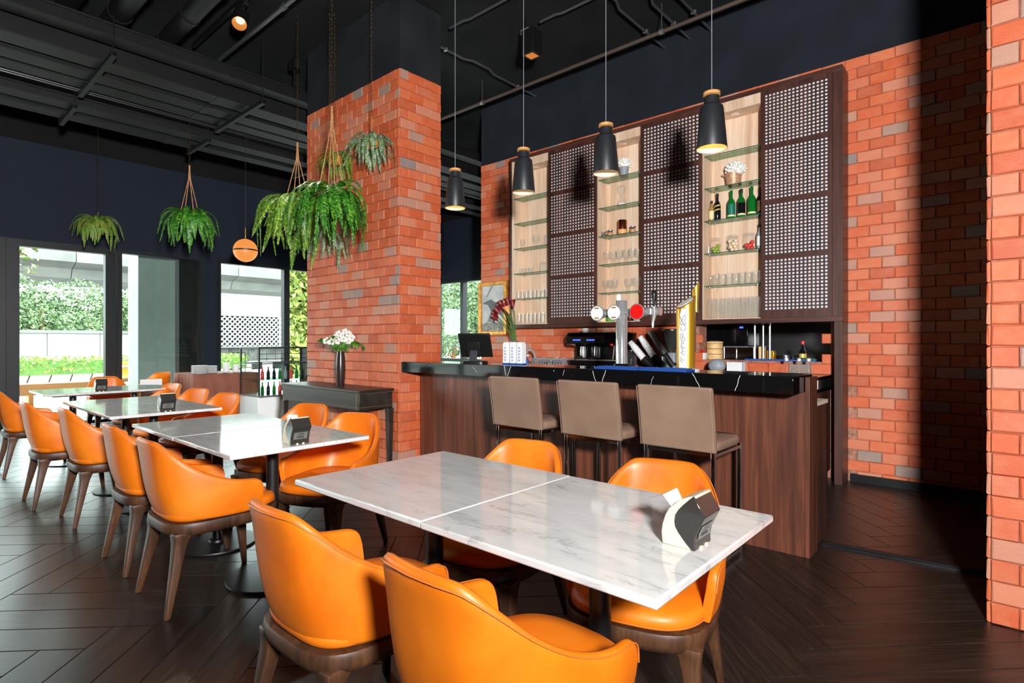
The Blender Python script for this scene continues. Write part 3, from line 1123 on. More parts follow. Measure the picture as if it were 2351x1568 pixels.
for yy in (-.2, .35):
    G().lathe([(.032, .012), (.032, .714)], 20, (0, yy, 0)).obj('pole', MAT['black'], t, smooth=True)
    G().lathe([(.225, 0), (.23, .004), (.228, .012), (.05, .017), (.045, .03)], 36, (0, yy, 0)).obj('base', MAT['black'], t, smooth=True)


# ---------------------------------------------------------------- tissue dispensers (front faces +X)
def make_dispenser(tissue):
    root = thing('tissue_dispenser', 'tissue dispenser', 'dispenser')
    back = [(-.044, .0), (-.047, .030), (-.044, .050), (-.036, .075), (-.025, .094), (.004, .120), (.024, .129), (.038, .1335), (.044, .1335), (.040, .060), (.040, .0)]
    G().prism(back, -.0475, .0475).obj('body', MAT['cream'], root, bevel=.003)
    cover = [(.040, .1345), (.068, .087), (.0545, .0605), (.046, .0415), (.042, .022), (.043, .0), (.034, .0), (.018, .015), (-.001, .037), (-.009, .050), (-.011, .062), (-.009, .080), (-.001, .094), (.013, .109), (.028, .124)]
    cv = G().prism(cover, -.0495, .0495).obj('cover', MAT['smoke'], root, bevel=.0025)
    G().add([(.0447, -.036, .025), (.0447, .036, .025), (.0478, .036, .042), (.0478, -.036, .042), (.0560, .036, .060), (.0560, -.036, .060)], [(0, 1, 2, 3), (3, 2, 4, 5)]).obj('paper_window', MAT['smoke_lt'], cv)
    def onf(z):
        return .0450 + (.0033 * (z - .025) / .017 if z < .042 else .0033 + .0085 * (z - .042) / .018) + .0006
    def strip(z0, z1, a, b, nm, m):
        G().add([(onf(z0), a, z0), (onf(z0), b, z0), (onf(z1), b, z1), (onf(z1), a, z1)], [(0, 1, 2, 3)]).obj(nm, MAT[m], cv)
    strip(.052, .0545, -.012, .018, 'print_line', 'greybar')
    strip(.0475, .0495, -.014, .016, 'print_line', 'greybar')
    strip(.0435, .045, -.020, .020, 'print_line', 'greybar')
    strip(.031, .039, -.020, .018, 'print_block', 'greybar')
    for yy in (-.016, .016):
        G().box(.042, .047, yy - .005, yy + .005, 0, .006).obj('catch', MAT['cream'], root)
    if tissue:
        vs = [(-.024, -.036, .094), (-.024, .03, .096), (-.046, -.040, .122), (-.040, .03, .126), (-.108, -.030, .094), (-.085, .02, .102)]
        G().add(vs, [(0, 1, 3, 2), (2, 3, 5, 4)]).obj('tissue', MAT['paper'], root)
    return root


d1 = make_dispenser(True)
d1.location = (-.617, 1.368, .75)
d1.rotation_euler = (0, 0, 0)
tag(d1, 'large cream and smoked grey tissue dispenser on the nearest marble table', 'dispenser', 'tissue dispensers')
d2 = make_dispenser(False)
spots = [((-2.70, 1.40, .75), 0.0, 'smoked tissue dispenser on the second marble table'),
         ((-4.66, 1.41, .75), -.02, 'dark tissue dispenser on the third marble table'),
         ((-7.02, 1.52, .75), .0, 'dark tissue dispenser on the round ended table')]
for i, (p, a, lab) in enumerate(spots):
    o = d2 if i == 0 else copy_tree(d2)
    o.location = p
    o.rotation_euler = (0, 0, a)
    tag(o, lab, 'dispenser', 'tissue dispensers')
vs = [(0, 0, 0), (.03, .05, .0), (-.04, .02, .05), (-.03, .07, .045), (-.07, .03, .03), (-.06, .08, .02)]
ts = G().add(vs, [(0, 1, 3, 2), (2, 3, 5, 4)]).obj('tissue', MAT['paper'], d2, loc=(-.03, -.03, .088))

# ---------------------------------------------------------------- bar
bar = thing('bar_counter', 'walnut fronted bar counter beside the brick pillar', 'bar', (-2.65, 3.6, 0))
BX0, BX1 = PX1 + .018, -.87
wobj(G().box(BX0, BX1 - .026, 3.59, 3.70, 0, .966), 'front_panel', MAT['walnut'], bar)
wobj(G().box(BX1 - .025, BX1, 3.588, 3.758, 0, 1.052), 'end_panel', MAT['walnut'], bar, bevel=.0015)
wobj(G().box(BX0, BX1 - .03, 3.70, 4.12, 0, .86), 'carcass', MAT['walnut_dark'], bar)
wobj(G().box(BX0, BX1 - .025, 3.70, 4.14, .861, .885), 'lower_worktop', MAT['cream_tile'], bar)
wobj(G().box(BX0, BX1 - .026, 3.60, 3.70, .80, .966), 'top_batten', MAT['walnut_dark'], bar)
slab = thing('bar_worktop', 'thick black marble worktop on the bar', 'worktop', (-2.65, 3.55, .967))
cuts = [BX0, -4.0, -2.56, -.897]
for i in range(3):
    wobj(G().box(cuts[i] + .0006, cuts[i + 1] - .0006, 3.36, 3.755, .967, 1.067), 'slab', MAT['black_marble'], slab, bevel=.003)
SL = 1.067
# thin white veins on the slab front
for px0, px1, h0, h1 in ((1158, 1161, .0, .8), (1173, 1164, .0, 1.0), (1360, 1369, .1, 1.0), (1391, 1381, .0, 1.0), (1590, 1608, .0, 1.0), (1699, 1688, .0, 1.0), (1085, 1096, .2, .7), (1296, 1292, .1, .6), (1500, 1493, .3, .9)):
    xa_, xb_ = at_y(px0, 3.36), at_y(px1, 3.36)
    q_ = random.Random(px0)
    pts = [(xa_ + (xb_ - xa_) * u + q_.uniform(-.003, .003), 3.3595, SL - .004 - .092 * (h0 + (h1 - h0) * u)) for u in [i / 6 for i in range(7)]]
    wobj(G().tube(pts, .0011 if px0 in (1085, 1296, 1500) else .0018, 4), 'vein', MAT['whitematte'], slab)


# ---------------------------------------------------------------- bar stools
def make_stool():
    r = thing('bar_stool', 'bar stool', 'stool')
    # front of the stool = +y, towards the bar
    G().rings([sup(.205, .2, 6, 32, (0, 0), .655), sup(.215, .21, 6, 32, (0, 0), .665), sup(.217, .212, 6, 32, (0, 0), .695), sup(.205, .2, 6, 32, (0, 0), .712), sup(.1, .1, 6, 32, (0, 0), .718)]).obj('seat', MAT['taupe'], r, smooth=True, ang=1.0)
    n = 10
    vs, fs = [], []
    for k in range(n + 1):
        z = .655 + .36 * k / n
        y = -.205 - .055 * (k / n) ** 1.2
        for xx in (-.222, .222):
            for dy in (-.018, .018):
                vs.append((xx, y + dy, z))
    rings = []
    for k in range(n + 1):
        b = k * 4
        rings.append([vs[b], vs[b + 2], vs[b + 3], vs[b + 1]])
    G().rings(rings).obj('backrest', MAT['taupe'], r, bevel=.012, seg=3, ang=1.0)
    for sx in (-1, 1):
        G().tube([(sx * .2225, -.205 - .055 * (k / n) ** 1.2 - .0175, .66 + .345 * k / n) for k in range(n + 1)], .003, 5).obj('piping', MAT['taupe'], r, smooth=True)
        for y in (-.195, .195):
            G().bar((sx * .2, y, 0), (sx * .2, y, .66), .022).obj('leg', MAT['chrome_dark'], r, bevel=.002)
        G().bar((sx * .2, -.19, .64), (sx * .2, .19, .64), .018).obj('seat_rail', MAT['chrome_dark'], r)
        G().bar((sx * .2, -.19, .03), (sx * .2, .19, .03), .018).obj('floor_rail', MAT['chrome_dark'], r)
    G().bar((-.2, .195, .23), (.2, .195, .23), .022).obj('footrest', MAT['chrome_dark'], r)
    G().bar((-.2, -.195, .64), (.2, -.195, .64), .018).obj('seat_rail', MAT['chrome_dark'], r)
    return r


st = make_stool()
for i, (X, lab) in enumerate(((-1.405, 'nearest taupe leather bar stool, at the right'), (-1.985, 'middle taupe leather bar stool of the three'), (-2.60, 'taupe leather bar stool farthest left along the bar'))):
    o = st if i == 0 else copy_tree(st)
    o.location = (X, 3.205, 0)
    tag(o, lab, 'stool', 'taupe bar stools')

# ---------------------------------------------------------------- back bar
bb = [(-5.32, -4.3), (-4.3, -3.3), (-3.3, -2.3), (-2.3, -1.24)]
for i, (a, b) in enumerate(bb):
    t = thing('back_bar_cabinet', 'dark wooden back bar cabinet, %s from the brick wall end' % ORD[i], 'cabinet', ((a + b) / 2, 5.5, 0), 0, 'back bar cabinets')
    wobj(G().box(a + .001, b - .001, 5.27, 5.825, .08, .819), 'carcass', MAT['walnut_dark'], t)
    wobj(G().box(a + .02, b - .02, 5.30, 5.82, 0, .08), 'plinth', MAT['black'], t)
    m = (a + b) / 2
    for p, q in ((a + .006, m - .003), (m + .003, b - .006)):
        d = wobj(G().box(p, q, 5.252, 5.2695, .09, .812), 'door', MAT['walnut'], t, bevel=.002)
        G().box(p + .06, q - .06, 5.246, 5.252, .15, .752).obj('door_panel', MAT['walnut_dark'], d)
t = thing('back_worktop', 'black back bar worktop with cream tiled upstand', 'worktop', (-3.28, 5.5, .82))
wobj(G().box(-5.33, -1.23, 5.23, 5.825, .82, .85), 'slab', MAT['black_marble'], t, bevel=.002)
k = -5.33
while k < -1.25:
    wobj(G().box(k + .002, min(k + .3, -1.23) - .002, 5.34, 5.36, .851, .929), 'tile', MAT['cream_tile'], t, bevel=.002)
    k += .3
wobj(G().box(-5.33, -1.23, 5.362, 5.825, .851, .929), 'upstand', MAT['black'], t)
wobj(G().box(-5.33, -1.23, 5.33, 5.825, .93, .955), 'ledge', MAT['blackgloss'], t, bevel=.002)
LG = .955

# ---------------------------------------------------------------- wall display cabinet
CZ0, CZ1, CY = 1.44, 3.695, 5.6
cab = thing('display_cabinet', 'large dark wood wall cabinet with glass shelves and lattice doors', 'cabinet', ((CABX0 + CABX1) / 2, 5.7, CZ0))
cx = lambda px, Y=CY: at_y(px, Y)
e = .045
wobj(G().box(CABX0, CABX1, CY, 5.846, CZ0, CZ0 + e), 'bottom_board', MAT['walnut_dark_h'], cab, bevel=.002)
wobj(G().box(CABX0, CABX1, CY, 5.846, CZ1 - e, CZ1), 'top_board', MAT['walnut_dark_h'], cab, bevel=.002)
wobj(G().box(CABX0, CABX0 + .03, CY, 5.846, CZ0 + e, CZ1 - e), 'side_board', MAT['walnut_dark'], cab, bevel=.002)
wobj(G().box(cx(1911), CABX1, CY, 5.846, CZ0 + e, CZ1 - e), 'side_board', MAT['walnut_dark'], cab, bevel=.002)
wobj(G().box(cx(1915), CABX1 - .001, CY + .002, 5.846, 0.0, CZ0 - .001), 'floor_panel', MAT['walnut_dark'], cab, bevel=.002)
bays = [(CABX0 + .03, cx(1262)), (cx(1368), cx(1474)), (cx(1611), cx(1750))]
doors = [(cx(1260), cx(1370)), (cx(1472), cx(1612)), (cx(1748), cx(1911))]
z_in0, z_in1 = CZ0 + e, CZ1 - e
SHZ = [1.83 + .333 * k for k in range(5)]
for a, b in bays:
    wobj(G().box(a, b, 5.825, 5.845, z_in0, z_in1), 'back_panel', MAT['ash'], cab)
    wobj(G().box(a, a + .012, CY + .012, 5.825, z_in0, z_in1).box(b - .012, b, CY + .012, 5.825, z_in0, z_in1), 'bay_lining', MAT['ash'], cab)
    wobj(G().box(a + .012, b - .012, CY + .012, 5.825, z_in0, z_in0 + .008), 'bay_floor', MAT['ash'], cab)
    wobj(G().box(a + .012, b - .012, CY + .012, 5.825, z_in1 - .10, z_in1), 'bay_ceiling', MAT['ash'], cab)
    m = (a + b) / 2
    dl = wobj(G().lathe([(.035, -.004), (.04, -.002), (.04, 0)], 20, (m, 5.72, z_in1 - .10)), 'downlight', MAT['chrome'], cab, smooth=True)
    for z in SHZ:
        s_ = wobj(G().box(a + .014, b - .014, CY + .034, 5.822, z - .008, z), 'glass_shelf', MAT['shelf_glass'], cab)
        G().box(a + .014, b - .014, CY + .031, CY + .034, z - .008, z).obj('shelf_edge', MAT['shelf_edge'], s_)
        for xx in (a + .06, b - .06):
            for yy in (CY + .06, 5.80):
                G().lathe([(.004, -.02), (.004, -.008)], 8, (xx, yy, z)).obj('shelf_pin', MAT['steel'], s_)
for (a, b) in doors:
    yf, yb_ = CY - .012, CY + .012
    st_, rail = .030, .042
    g = G().box(a, a + st_, yf, yb_, z_in0, z_in1).box(b - st_, b, yf, yb_, z_in0, z_in1)
    H = (z_in1 - z_in0 - rail * 5 - .03) / 4
    zs = []
    z = z_in0
    for k in range(5):
        hh = rail + (.03 if k == 0 else 0)
        g.box(a + st_, b - st_, yf, yb_, z, z + hh)
        z += hh
        if k < 4:
            zs.append((z, z + H))
            z += H
    dr = wobj(g, 'lattice_door', MAT['walnut_dark'], cab)
    nx = 16
    pitch = (b - a - 2 * st_) / nx
    for z0_, z1_ in zs:
        G().box(a + st_, b - st_, CY + .004, CY + .008, z0_, z1_).obj('backing', MAT['lattice_white'], dr)
        g = G()
        nz = max(8, round((z1_ - z0_) / pitch * 1.08))
        pz = (z1_ - z0_) / nz
        bw = pitch * .19
        for i in range(nx + 1):
            g.box(a + st_ + i * pitch - bw, a + st_ + i * pitch + bw, CY - .006, CY + .004, z0_, z1_)
        for i in range(nz + 1):
            g.box(a + st_, b - st_, CY - .005, CY + .0035, z0_ + i * pz - bw, z0_ + i * pz + bw)
        G.obj(g, 'lattice', MAT['walnut_dark'], dr)
BAYF = z_in0 + .008

# ---------------------------------------------------------------- console table before the pillar
con = thing('console_table', 'dark wooden console table against the brick pillar', 'console table', (-5.245, 3.14, 0))
ax0, ax1, ay0, ay1, zt = -6.0, -4.49, 2.94, 3.335, .807
wobj(G().box(ax0, ax1, ay0, ay1, zt - .025, zt), 'top', MAT['console_wood'], con, bevel=.004)
wobj(G().box(ax0 + .012, ax1 - .012, ay0 + .012, ay1 - .012, zt - .185, zt - .026), 'apron', MAT['console_wood'], con, bevel=.002)
for xx in (ax0 + .03, ax1 - .03):
    for yy in (ay0 + .03, ay1 - .03):
        wobj(G().rings([[(xx + i * h, yy + j * h, z) for i, j in ((-1, -1), (1, -1), (1, 1), (-1, 1))] for z, h in ((0, .016), (zt - .19, .027))]), 'leg', MAT['console_wood'], con)
for z in (zt - .03, zt - .16):
    wobj(G().box(ax0 + .02, ax1 - .02, ay0 + .0095, ay0 + .0118, z - .0015, z + .0015).box(ax1 - .0118, ax1 - .0095, ay0 + .02, ay1 - .02, z - .0015, z + .0015), 'brass_inlay', MAT['console_edge'], con)
wobj(G().box(ax1 - .065, ax1 - .05, ay0 + .0095, ay0 + .0118, zt - .185, zt - .026), 'corner_strip', MAT['console_edge'], con)

# ---------------------------------------------------------------- buffet table with brown cloth
t = thing('buffet_table', 'buffet table under a brown cloth near the windows', 'table', (-9.38, 3.55, 0))
wobj(G().box(-9.78, -8.98, 3.08, 4.02, .745, .765), 'tabletop', MAT['bamboo'], t)
for xx in (-9.72, -9.04):
    for yy in (3.14, 3.96):
        wobj(G().box(xx - .02, xx + .02, yy - .02, yy + .02, 0, .745), 'leg', MAT['black'], t)
cl = []
K = 160
for zi, (z, amp) in enumerate(((.03, 1.0), (.25, .9), (.5, .6), (.7, .2), (.755, .0), (.772, 0), (.774, 0))):
    ring = []
    for k in range(K):
        u = k / K * 4
        s_, f_ = int(u), u - int(u)
        hx, hy = .41, .48
        pts = [(-hx + 2 * hx * f_, -hy), (hx, -hy + 2 * hy * f_), (hx - 2 * hx * f_, hy), (-hx, hy - 2 * hy * f_)][s_]
        nx_, ny_ = [(0, -1), (1, 0), (0, 1), (-1, 0)][s_]
        w = amp * (.012 + .016 * math.sin(k * .9) + .008 * math.sin(k * 2.3 + 1))
        if zi == 6:
            pts = (pts[0] * .97, pts[1] * .97)
            w = 0
        ring.append((-9.38 + pts[0] + nx_ * w, 3.55 + pts[1] + ny_ * w, z))
    cl.append(ring)
clo = thing('tablecloth', 'brown floor length cloth on the buffet table', 'tablecloth', (-9.38, 3.55, 0))
wobj(G().rings(cl, True, False, True), 'cloth', MAT['cloth'], clo, smooth=True)
BT = .7745
# white plates and cups on it
def dish(name, prof, lab, cat, loc, group=None, mat='white', seg=24):
    o = G().lathe(prof, seg).obj(name, MAT[mat], smooth=True, loc=loc)
    return tag(o, lab, cat, group)
p1 = at_z(472, 858, BT)
for s_i, (dx, dy, n, w) in enumerate(((0.10, -.12, 9, 'square plates stack, front'), (.0, .05, 8, 'square plates stack, rear'))):
    for k in range(n):
        o = G().rings([sup(.07, .07, 6, 20, (0, 0), 0), sup(.095, .095, 6, 20, (0, 0), .008), sup(.10, .10, 6, 20, (0, 0), .014), sup(.09, .09, 6, 20, (0, 0), .011)]).obj('plate', MAT['white'], smooth=True, loc=(-9.1 + dx - .1, 3.30 + dy + .02, BT + k * .0145))
        tag(o, 'white square plate, %s from the bottom of the %s' % (ORD[k], ('front buffet stack', 'rear buffet stack')[s_i]), 'plate', 'white plates on the buffet')
cup = [(.025, 0), (.04, .01), (.047, .05), (.048, .055), (.044, .055), (.036, .012), (.0, .01)]
for k, (dx, dy, n) in enumerate(((0.02, .28, 4), (.08, .40, 3))):
    for q in range(n):
        o = G().lathe([(r_ * 1.05, z) for r_, z in cup], 20, cap1=False).obj('bowl', MAT['white'], smooth=True, loc=(-9.16 + dx, 3.32 + dy, BT + q * .035))
        tag(o, 'white bowl, %s from the bottom of the %s buffet bowl stack' % (ORD[q], ('left', 'right')[k]), 'bowl', 'white bowls on the buffet')
t = thing('tray_stand', 'thin black wire tray stand at the buffet end', 'stand', (-9.12, 3.88, BT))
G().tube([(0, 0, 0), (0, 0, .30), (0, -.02, .315), (0, -.2, .315)], .006, 6).obj('upright', MAT['black'], t)
G().box(-.1, .1, -.1, .1, .07, .082).obj('tray', MAT['bamboo'], t)
G().lathe([(.07, 0), (.07, .006)], 20).obj('foot', MAT['black'], t)

# ---------------------------------------------------------------- cake fridge
t = thing('display_fridge', 'white glass fronted drinks display fridge beside the pillar', 'fridge', (-8.2, 4.1, 0))
fx0, fx1, fy0, fy1 = -8.75, -8.12, 3.64, 4.62
wobj(G().box(fx0, fx1, fy0, fy1, .02, .45), 'base', MAT['white'], t, bevel=.006)
wobj(G().box(fx0 + .02, fx1 - .02, fy0 + .02, fy1 - .02, 0, .02), 'plinth', MAT['black'], t)
wobj(G().box(fx0 + .01, fx1 + .03, fy0 + .0, fy1 - .0, .4505, .475), 'deck', MAT['steel'], t)
g = G()
for xx in (fx0 + .02, fx1 - .0):
    for yy in (fy0 + .012, fy1 - .012):
        g.box(xx - .01, xx + .01, yy - .01, yy + .01, .475, 1.17)
for z in (.93, 1.16):
    for yy in (fy0 + .012, fy1 - .012):
        g.box(fx0 + .03, fx1 - .01, yy - .008, yy + .008, z, z + .016)
    for xx in (fx0 + .02, fx1):
        g.box(xx - .008, xx + .008, fy0 + .02, fy1 - .02, z, z + .016)
wobj(g, 'frame', MAT['black'], t)
wobj(G().box(fx1 + .004, fx1 + .008, fy0 + .022, fy1 - .022, .476, .929), 'glass_front', MAT['pane'], t)
wobj(G().box(fx0 + .03, fx1 - .01, fy0 + .004, fy0 + .008, .476, .929), 'glass_side', MAT['pane'], t)
wobj(G().box(fx0 + .03, fx1 - .01, fy0 + .02, fy1 - .02, .69, .698), 'glass_shelf', MAT['shelf_glass'], t)
wobj(G().box(fx0, fx1, fy1 - .002, fy1 + .04, .02, 1.17), 'side_panel', MAT['black'], t)
for z in (1.01, 1.08):
    wobj(G().tube([(fx1, fy0 + .02, z), (fx1, fy1 - .02, z)], .004, 6), 'rail', MAT['black'], t)
bcol = ['green_glass', 'red', 'dark_glass', 'dark_glass', 'green_glass', 'grey', 'red', 'green_glass', 'dark_glass']
bot = [(.028, 0), (.03, .01), (.03, .11), (.012, .15), (.011, .185), (.013, .187), (.013, .20)]
for sh_, z in enumerate((.4755, .6985)):
    for k in range(9):
        o = G().lathe([(a * .8, b * .95) for a, b in bot], 12).obj('bottle', MAT[bcol[(k * (2 - sh_) + sh_) % 9]], smooth=True, loc=(fx1 - .09, fy0 + .1 + k * .088, z))
        tag(o, 'small drink bottle, %s from the left on the %s shelf of the fridge' % (ORD[k], ('lower', 'upper')[sh_]), 'bottle', 'drink bottles in the fridge')

# ================================================================ THINGS ON THE CABINET SHELVES
def lathe_me(name, prof, mat, seg=18, cap0=True, cap1=False):
    return G().lathe(prof, seg, cap0=cap0, cap1=cap1).mesh(name, MAT[mat], smooth=True, ang=.9)


ME = {}
ME['tumbler'] = lathe_me('tumbler', [(.027, 0), (.030, .004), (.034, .105), (.032, .105), (.028, .012), (.001, .010)], 'glass')
ME['highball'] = lathe_me('highball', [(.027, 0), (.030, .004), (.032, .14), (.030, .14), (.028, .012), (.001, .010)], 'glass')
ME['shot'] = lathe_me('shot', [(.018, 0), (.02, .004), (.027, .08), (.0255, .08), (.018, .01), (.001, .008)], 'glass')
ME['wine'] = lathe_me('wine', [(.034, 0), (.034, .003), (.006, .01), (.005, .055), (.012, .065), (.036, .095), (.041, .125), (.034, .165), (.032, .165), (.039, .125), (.034, .097), (.001, .068)], 'glass', 20)
ME['goblet'] = lathe_me('goblet', [(.036, 0), (.036, .004), (.010, .012), (.009, .04), (.013, .05), (.036, .08), (.043, .12), (.037, .16), (.035, .16), (.041, .12), (.034, .082), (.001, .055)], 'glass', 20)
ME['tulip'] = lathe_me('tulip', [(.030, 0), (.031, .006), (.022, .03), (.034, .09), (.026, .12), (.034, .13), (.032, .13), (.024, .12), (.032, .09), (.001, .03)], 'glass', 18)
BAYN = ['left', 'middle', 'right']
SHN = ['lowest', 'second lowest', 'middle', 'second highest', 'top']


def put(me, name, px, z, lab, cat, group, Y=5.72, rz=0, sc=1.0):
    o = inst(me, name, None, (at_y(px, Y), Y, z), (0, 0, rz), (sc, sc, sc))
    return tag(o, lab, cat, group)


def row(key, name, pxs, z, where, kind, group, Y=5.72, sc=1.0, cat='glass'):
    for i, px in enumerate(pxs):
        put(ME[key], name, px, z, '%s, %s from left %s' % (kind, ORD[i], where), cat, group, Y + (.042 if i % 2 else -.036), 0, sc)


def lin_(a, b, n):
    return [a + (b - a) * k / (n - 1) for k in range(n)]


G1 = 'glasses in the cabinet'
row('highball', 'highball_glass', lin_(1192, 1247, 7), BAYF, 'on the floor of the left bay', 'clear straight glass', G1)
row('tumbler', 'tumbler', lin_(1191, 1256, 8), SHZ[0], 'on the lowest glass shelf of the left bay', 'clear tumbler', G1)
row('shot', 'shot_glass', lin_(1197, 1219, 4), SHZ[1], 'on the second lowest shelf of the left bay', 'small flared glass', G1)
row('goblet', 'wine_glass', [1392, 1402, 1412, 1444, 1464], SHZ[0], 'on the middle bay lowest shelf', 'clear stemmed wine glass', G1)
row('goblet', 'wine_glass', [1394, 1409, 1424, 1439, 1453, 1466], SHZ[1], 'on the middle bay second lowest shelf', 'clear stemmed wine glass', G1)
put(ME['tulip'], 'glass_jug', 1201, SHZ[2], 'small clear waisted glass jug on the middle shelf of the left bay', 'jug', G1)
put(ME['goblet'], 'wine_glass', 1232, SHZ[2], 'single round wine glass on the middle shelf of the left bay', 'glass', G1)
put(ME['highball'], 'highball_glass', 1256, SHZ[2], 'straight glass at the door edge of the left bay middle shelf', 'glass', G1)


def jar(px, z, lab, r=.04, h=.11, fill=None, fm=None, lid='steel', Y=5.72, fn='contents'):
    t = thing('storage_jar', lab, 'jar', (at_y(px, Y), Y, z))
    G().lathe([(r * .92, 0), (r, .006), (r, h * .86), (r * .86, h * .92), (r * .86, h)], 20, cap1=False).obj('glass', MAT['glass'], t, smooth=True)
    if lid:
        G().lathe([(r * .9, h), (r * .98, h + .004), (r * .98, h + .016), (r * .6, h + .02)], 20).obj('lid', MAT[lid], t, smooth=True)
    if fm:
        if fill == 'solid':
            G().lathe([(r * .9, .004), (r * .94, .01), (r * .94, h * .75), (r * .3, h * .78)], 16).obj(fn, MAT[fm], t, smooth=True)
        else:
            q = random.Random(int(px))
            for k in range(fill):
                a = k * 2.4
                layer = k // 4
                G().ball((r * .54 * math.cos(a), r * .54 * math.sin(a), .022 + layer * .030), .021, 10, 7).obj(fn, MAT[fm], t, smooth=True)
    return t


jar(1248, SHZ[1], 'clear lidded jar at the door edge of the left bay', .045, .11, None, None, 'glass')
jar(1386, SHZ[2], 'small dark filled jar, leftmost on the middle shelf of the middle bay', .03, .055, 'solid', 'coir')
jar(1401, SHZ[2], 'small spice jar left of the copper canister', .033, .06, 'solid', 'spice')
jar(1453, SHZ[2], 'small spice jar right of the copper canister', .033, .065, 'solid', 'spice')
t = thing('canister', 'tall copper canister on the middle shelf of the middle bay', 'canister', (at_y(1429, 5.72), 5.72, SHZ[2]))
G().lathe([(.052, 0), (.054, .004), (.054, .06)], 28, cap1=False).obj('wooden_base', MAT['ring_wood'], t, smooth=True)
G().lathe([(.053, .06), (.053, .165), (.05, .17)], 28).obj('body', MAT['copper'], t, smooth=True)
# hourglass
t = thing('hourglass', 'glass hourglass with white sand in the middle bay', 'hourglass', (at_y(1428, 5.72), 5.72, SHZ[3]))
G().lathe([(.045, 0), (.05, .01), (.046, .05), (.02, .10), (.006, .118), (.02, .136), (.046, .18), (.05, .215), (.03, .24), (.002, .246)], 24).obj('glass', MAT['glass'], t, smooth=True)
G().lathe([(.043, .004), (.046, .012), (.044, .03), (.01, .036)], 20).obj('sand', MAT['sand'], t, smooth=True)


def florets(root, c, r, n, seed, mat='petal_w', s=.018):
    q = random.Random(seed)
    G().ball((c[0], c[1], c[2] - r * .1), (r * .96, r * .96, r * .74), 16, 10).obj('flower_head', MAT[mat], root, smooth=True)
    for k in range(n):
        z = 1 - 1.5 * (k + .5) / n
        a = k * 2.39996
        w = math.sqrt(max(0, 1 - z * z))
        p = (c[0] + r * w * math.cos(a), c[1] + r * w * math.sin(a), c[2] + r * .75 * z)
        G().ball(p, (s * q.uniform(.8, 1.2), s * q.uniform(.8, 1.2), s * .7), 7, 5).obj('floret', MAT[mat], root, smooth=True)


t = thing('flower_pot', 'grey bucket of white flowers on the top shelf of the middle bay', 'flowers', (at_y(1433, 5.72), 5.72, SHZ[4]))
G().lathe([(.042, 0), (.055, .12), (.058, .122), (.053, .122)], 24).obj('pot', MAT['grey'], t, smooth=True)
florets(t, (0, 0, .155), .075, 38, 3)
t = thing('flower_basket', 'copper wicker basket of white flowers in the right bay', 'flowers', (at_y(1684, 5.72), 5.72, SHZ[3]))
G().lathe([(.055, 0), (.062, .006), (.078, .12), (.080, .125), (.074, .12)], 28).obj('basket', MAT['wicker'], t, smooth=True)
for z in (.02, .04, .06, .08, .10, .12):
    r_ = .062 + .0145 * z / .11
    G().tube([(r_ * 1.02 * math.cos(2 * PI * k / 24), r_ * 1.02 * math.sin(2 * PI * k / 24), z) for k in range(25)], .004, 5).obj('weave', MAT['wicker'], t, smooth=True)
G().tube([(-.078, 0, .115), (-.10, 0, .12), (-.115, 0, .135)], .006, 6).obj('handle', MAT['wicker'], t, smooth=True)
florets(t, (.02, 0, .165), .09, 46, 5)


def bottle(px, z, lab, mat, h, r, lab_mat=None, cap='black', Y=5.72, band=None):
    t = thing('bottle', lab, 'bottle', (at_y(px, Y), Y, z), 0, 'bottles in the cabinet')
    G().lathe([(r * .9, 0), (r, .006), (r, h * .55), (r * .88, h * .62), (r * .36, h * .74), (r * .33, h * .93)], 22).obj('glass_body', MAT[mat], t, smooth=True)
    G().lathe([(r * .38, h * .86), (r * .40, h * .995), (r * .3, h)], 16).obj('cap', MAT[cap], t, smooth=True)
    if lab_mat:
        G().lathe([(r * 1.01, h * .14), (r * 1.015, h * .15), (r * 1.015, h * .50), (r * 1.01, h * .51)], 22, cap0=False, cap1=False).obj('label', MAT[lab_mat], t, smooth=True)
    if band:
        G().lathe([(r * 1.02, h * .08), (r * 1.02, h * .14)], 22, cap0=False, cap1=False).obj('label_band', MAT[band], t, smooth=True)
    return t


bottle(1634, SHZ[2], 'small pale bottle with cream label at the left of the bottle shelf', 'olive_drink', .22, .028, 'cream_label', 'black')
b2 = bottle(1647, SHZ[2], 'black bottle with slanted gold label on the bottle shelf', 'dark_glass', .285, .034, None, 'blackplastic')
bk = G()
for o0 in (.10, .14):
    bk.rings([[(.0345 * math.cos(a), .0345 * math.sin(a), o0 + dz + .012 * math.cos(a + .4)) for a in [2 * PI * k / 24 for k in range(24)]] for dz in (0, .014)], True, False, False)
bk.obj('label', MAT['gold_label'], b2, smooth=True)
bottle(1679, SHZ[2], 'green bottle with green cap, left of three green ones', 'green_glass', .29, .038, 'teal_label', 'green_glass', band='cream_label')
bottle(1702, SHZ[2], 'green bottle with dark label and black cap, middle of three', 'green_glass', .29, .038, 'dark_glass', 'blackplastic', band='cream_label')
bottle(1726, SHZ[2], 'green bottle with green cap, right of three green ones', 'green_glass', .295, .039, 'green_glass', 'green_glass', band='cream_label')
bottle(1746, SHZ[2], 'dark bottle half hidden at the door edge of the bottle shelf', 'dark_glass', .27, .034, 'coir', 'black')
bottle(1744, SHZ[1], 'slim clear bottle with white label at the jar shelf door edge', 'grey', .25, .028, 'whitematte', 'black')
put(ME['shot'], 'shot_glass', 1627, SHZ[1], 'short glass left of the lime jar', 'glass', G1)
jar(1643, SHZ[1], 'clip top glass jar of green limes', .05, .145, 9, 'lime', 'glass', fn='lime')
jar(1683, SHZ[1], 'clip top glass jar of garlic bulbs', .058, .15, 14, 'garlic', 'glass', fn='garlic_bulb')
jar(1720, SHZ[1], 'clip top glass jar of red chillies', .052, .155, 9, 'redfood', 'glass', fn='chilli')


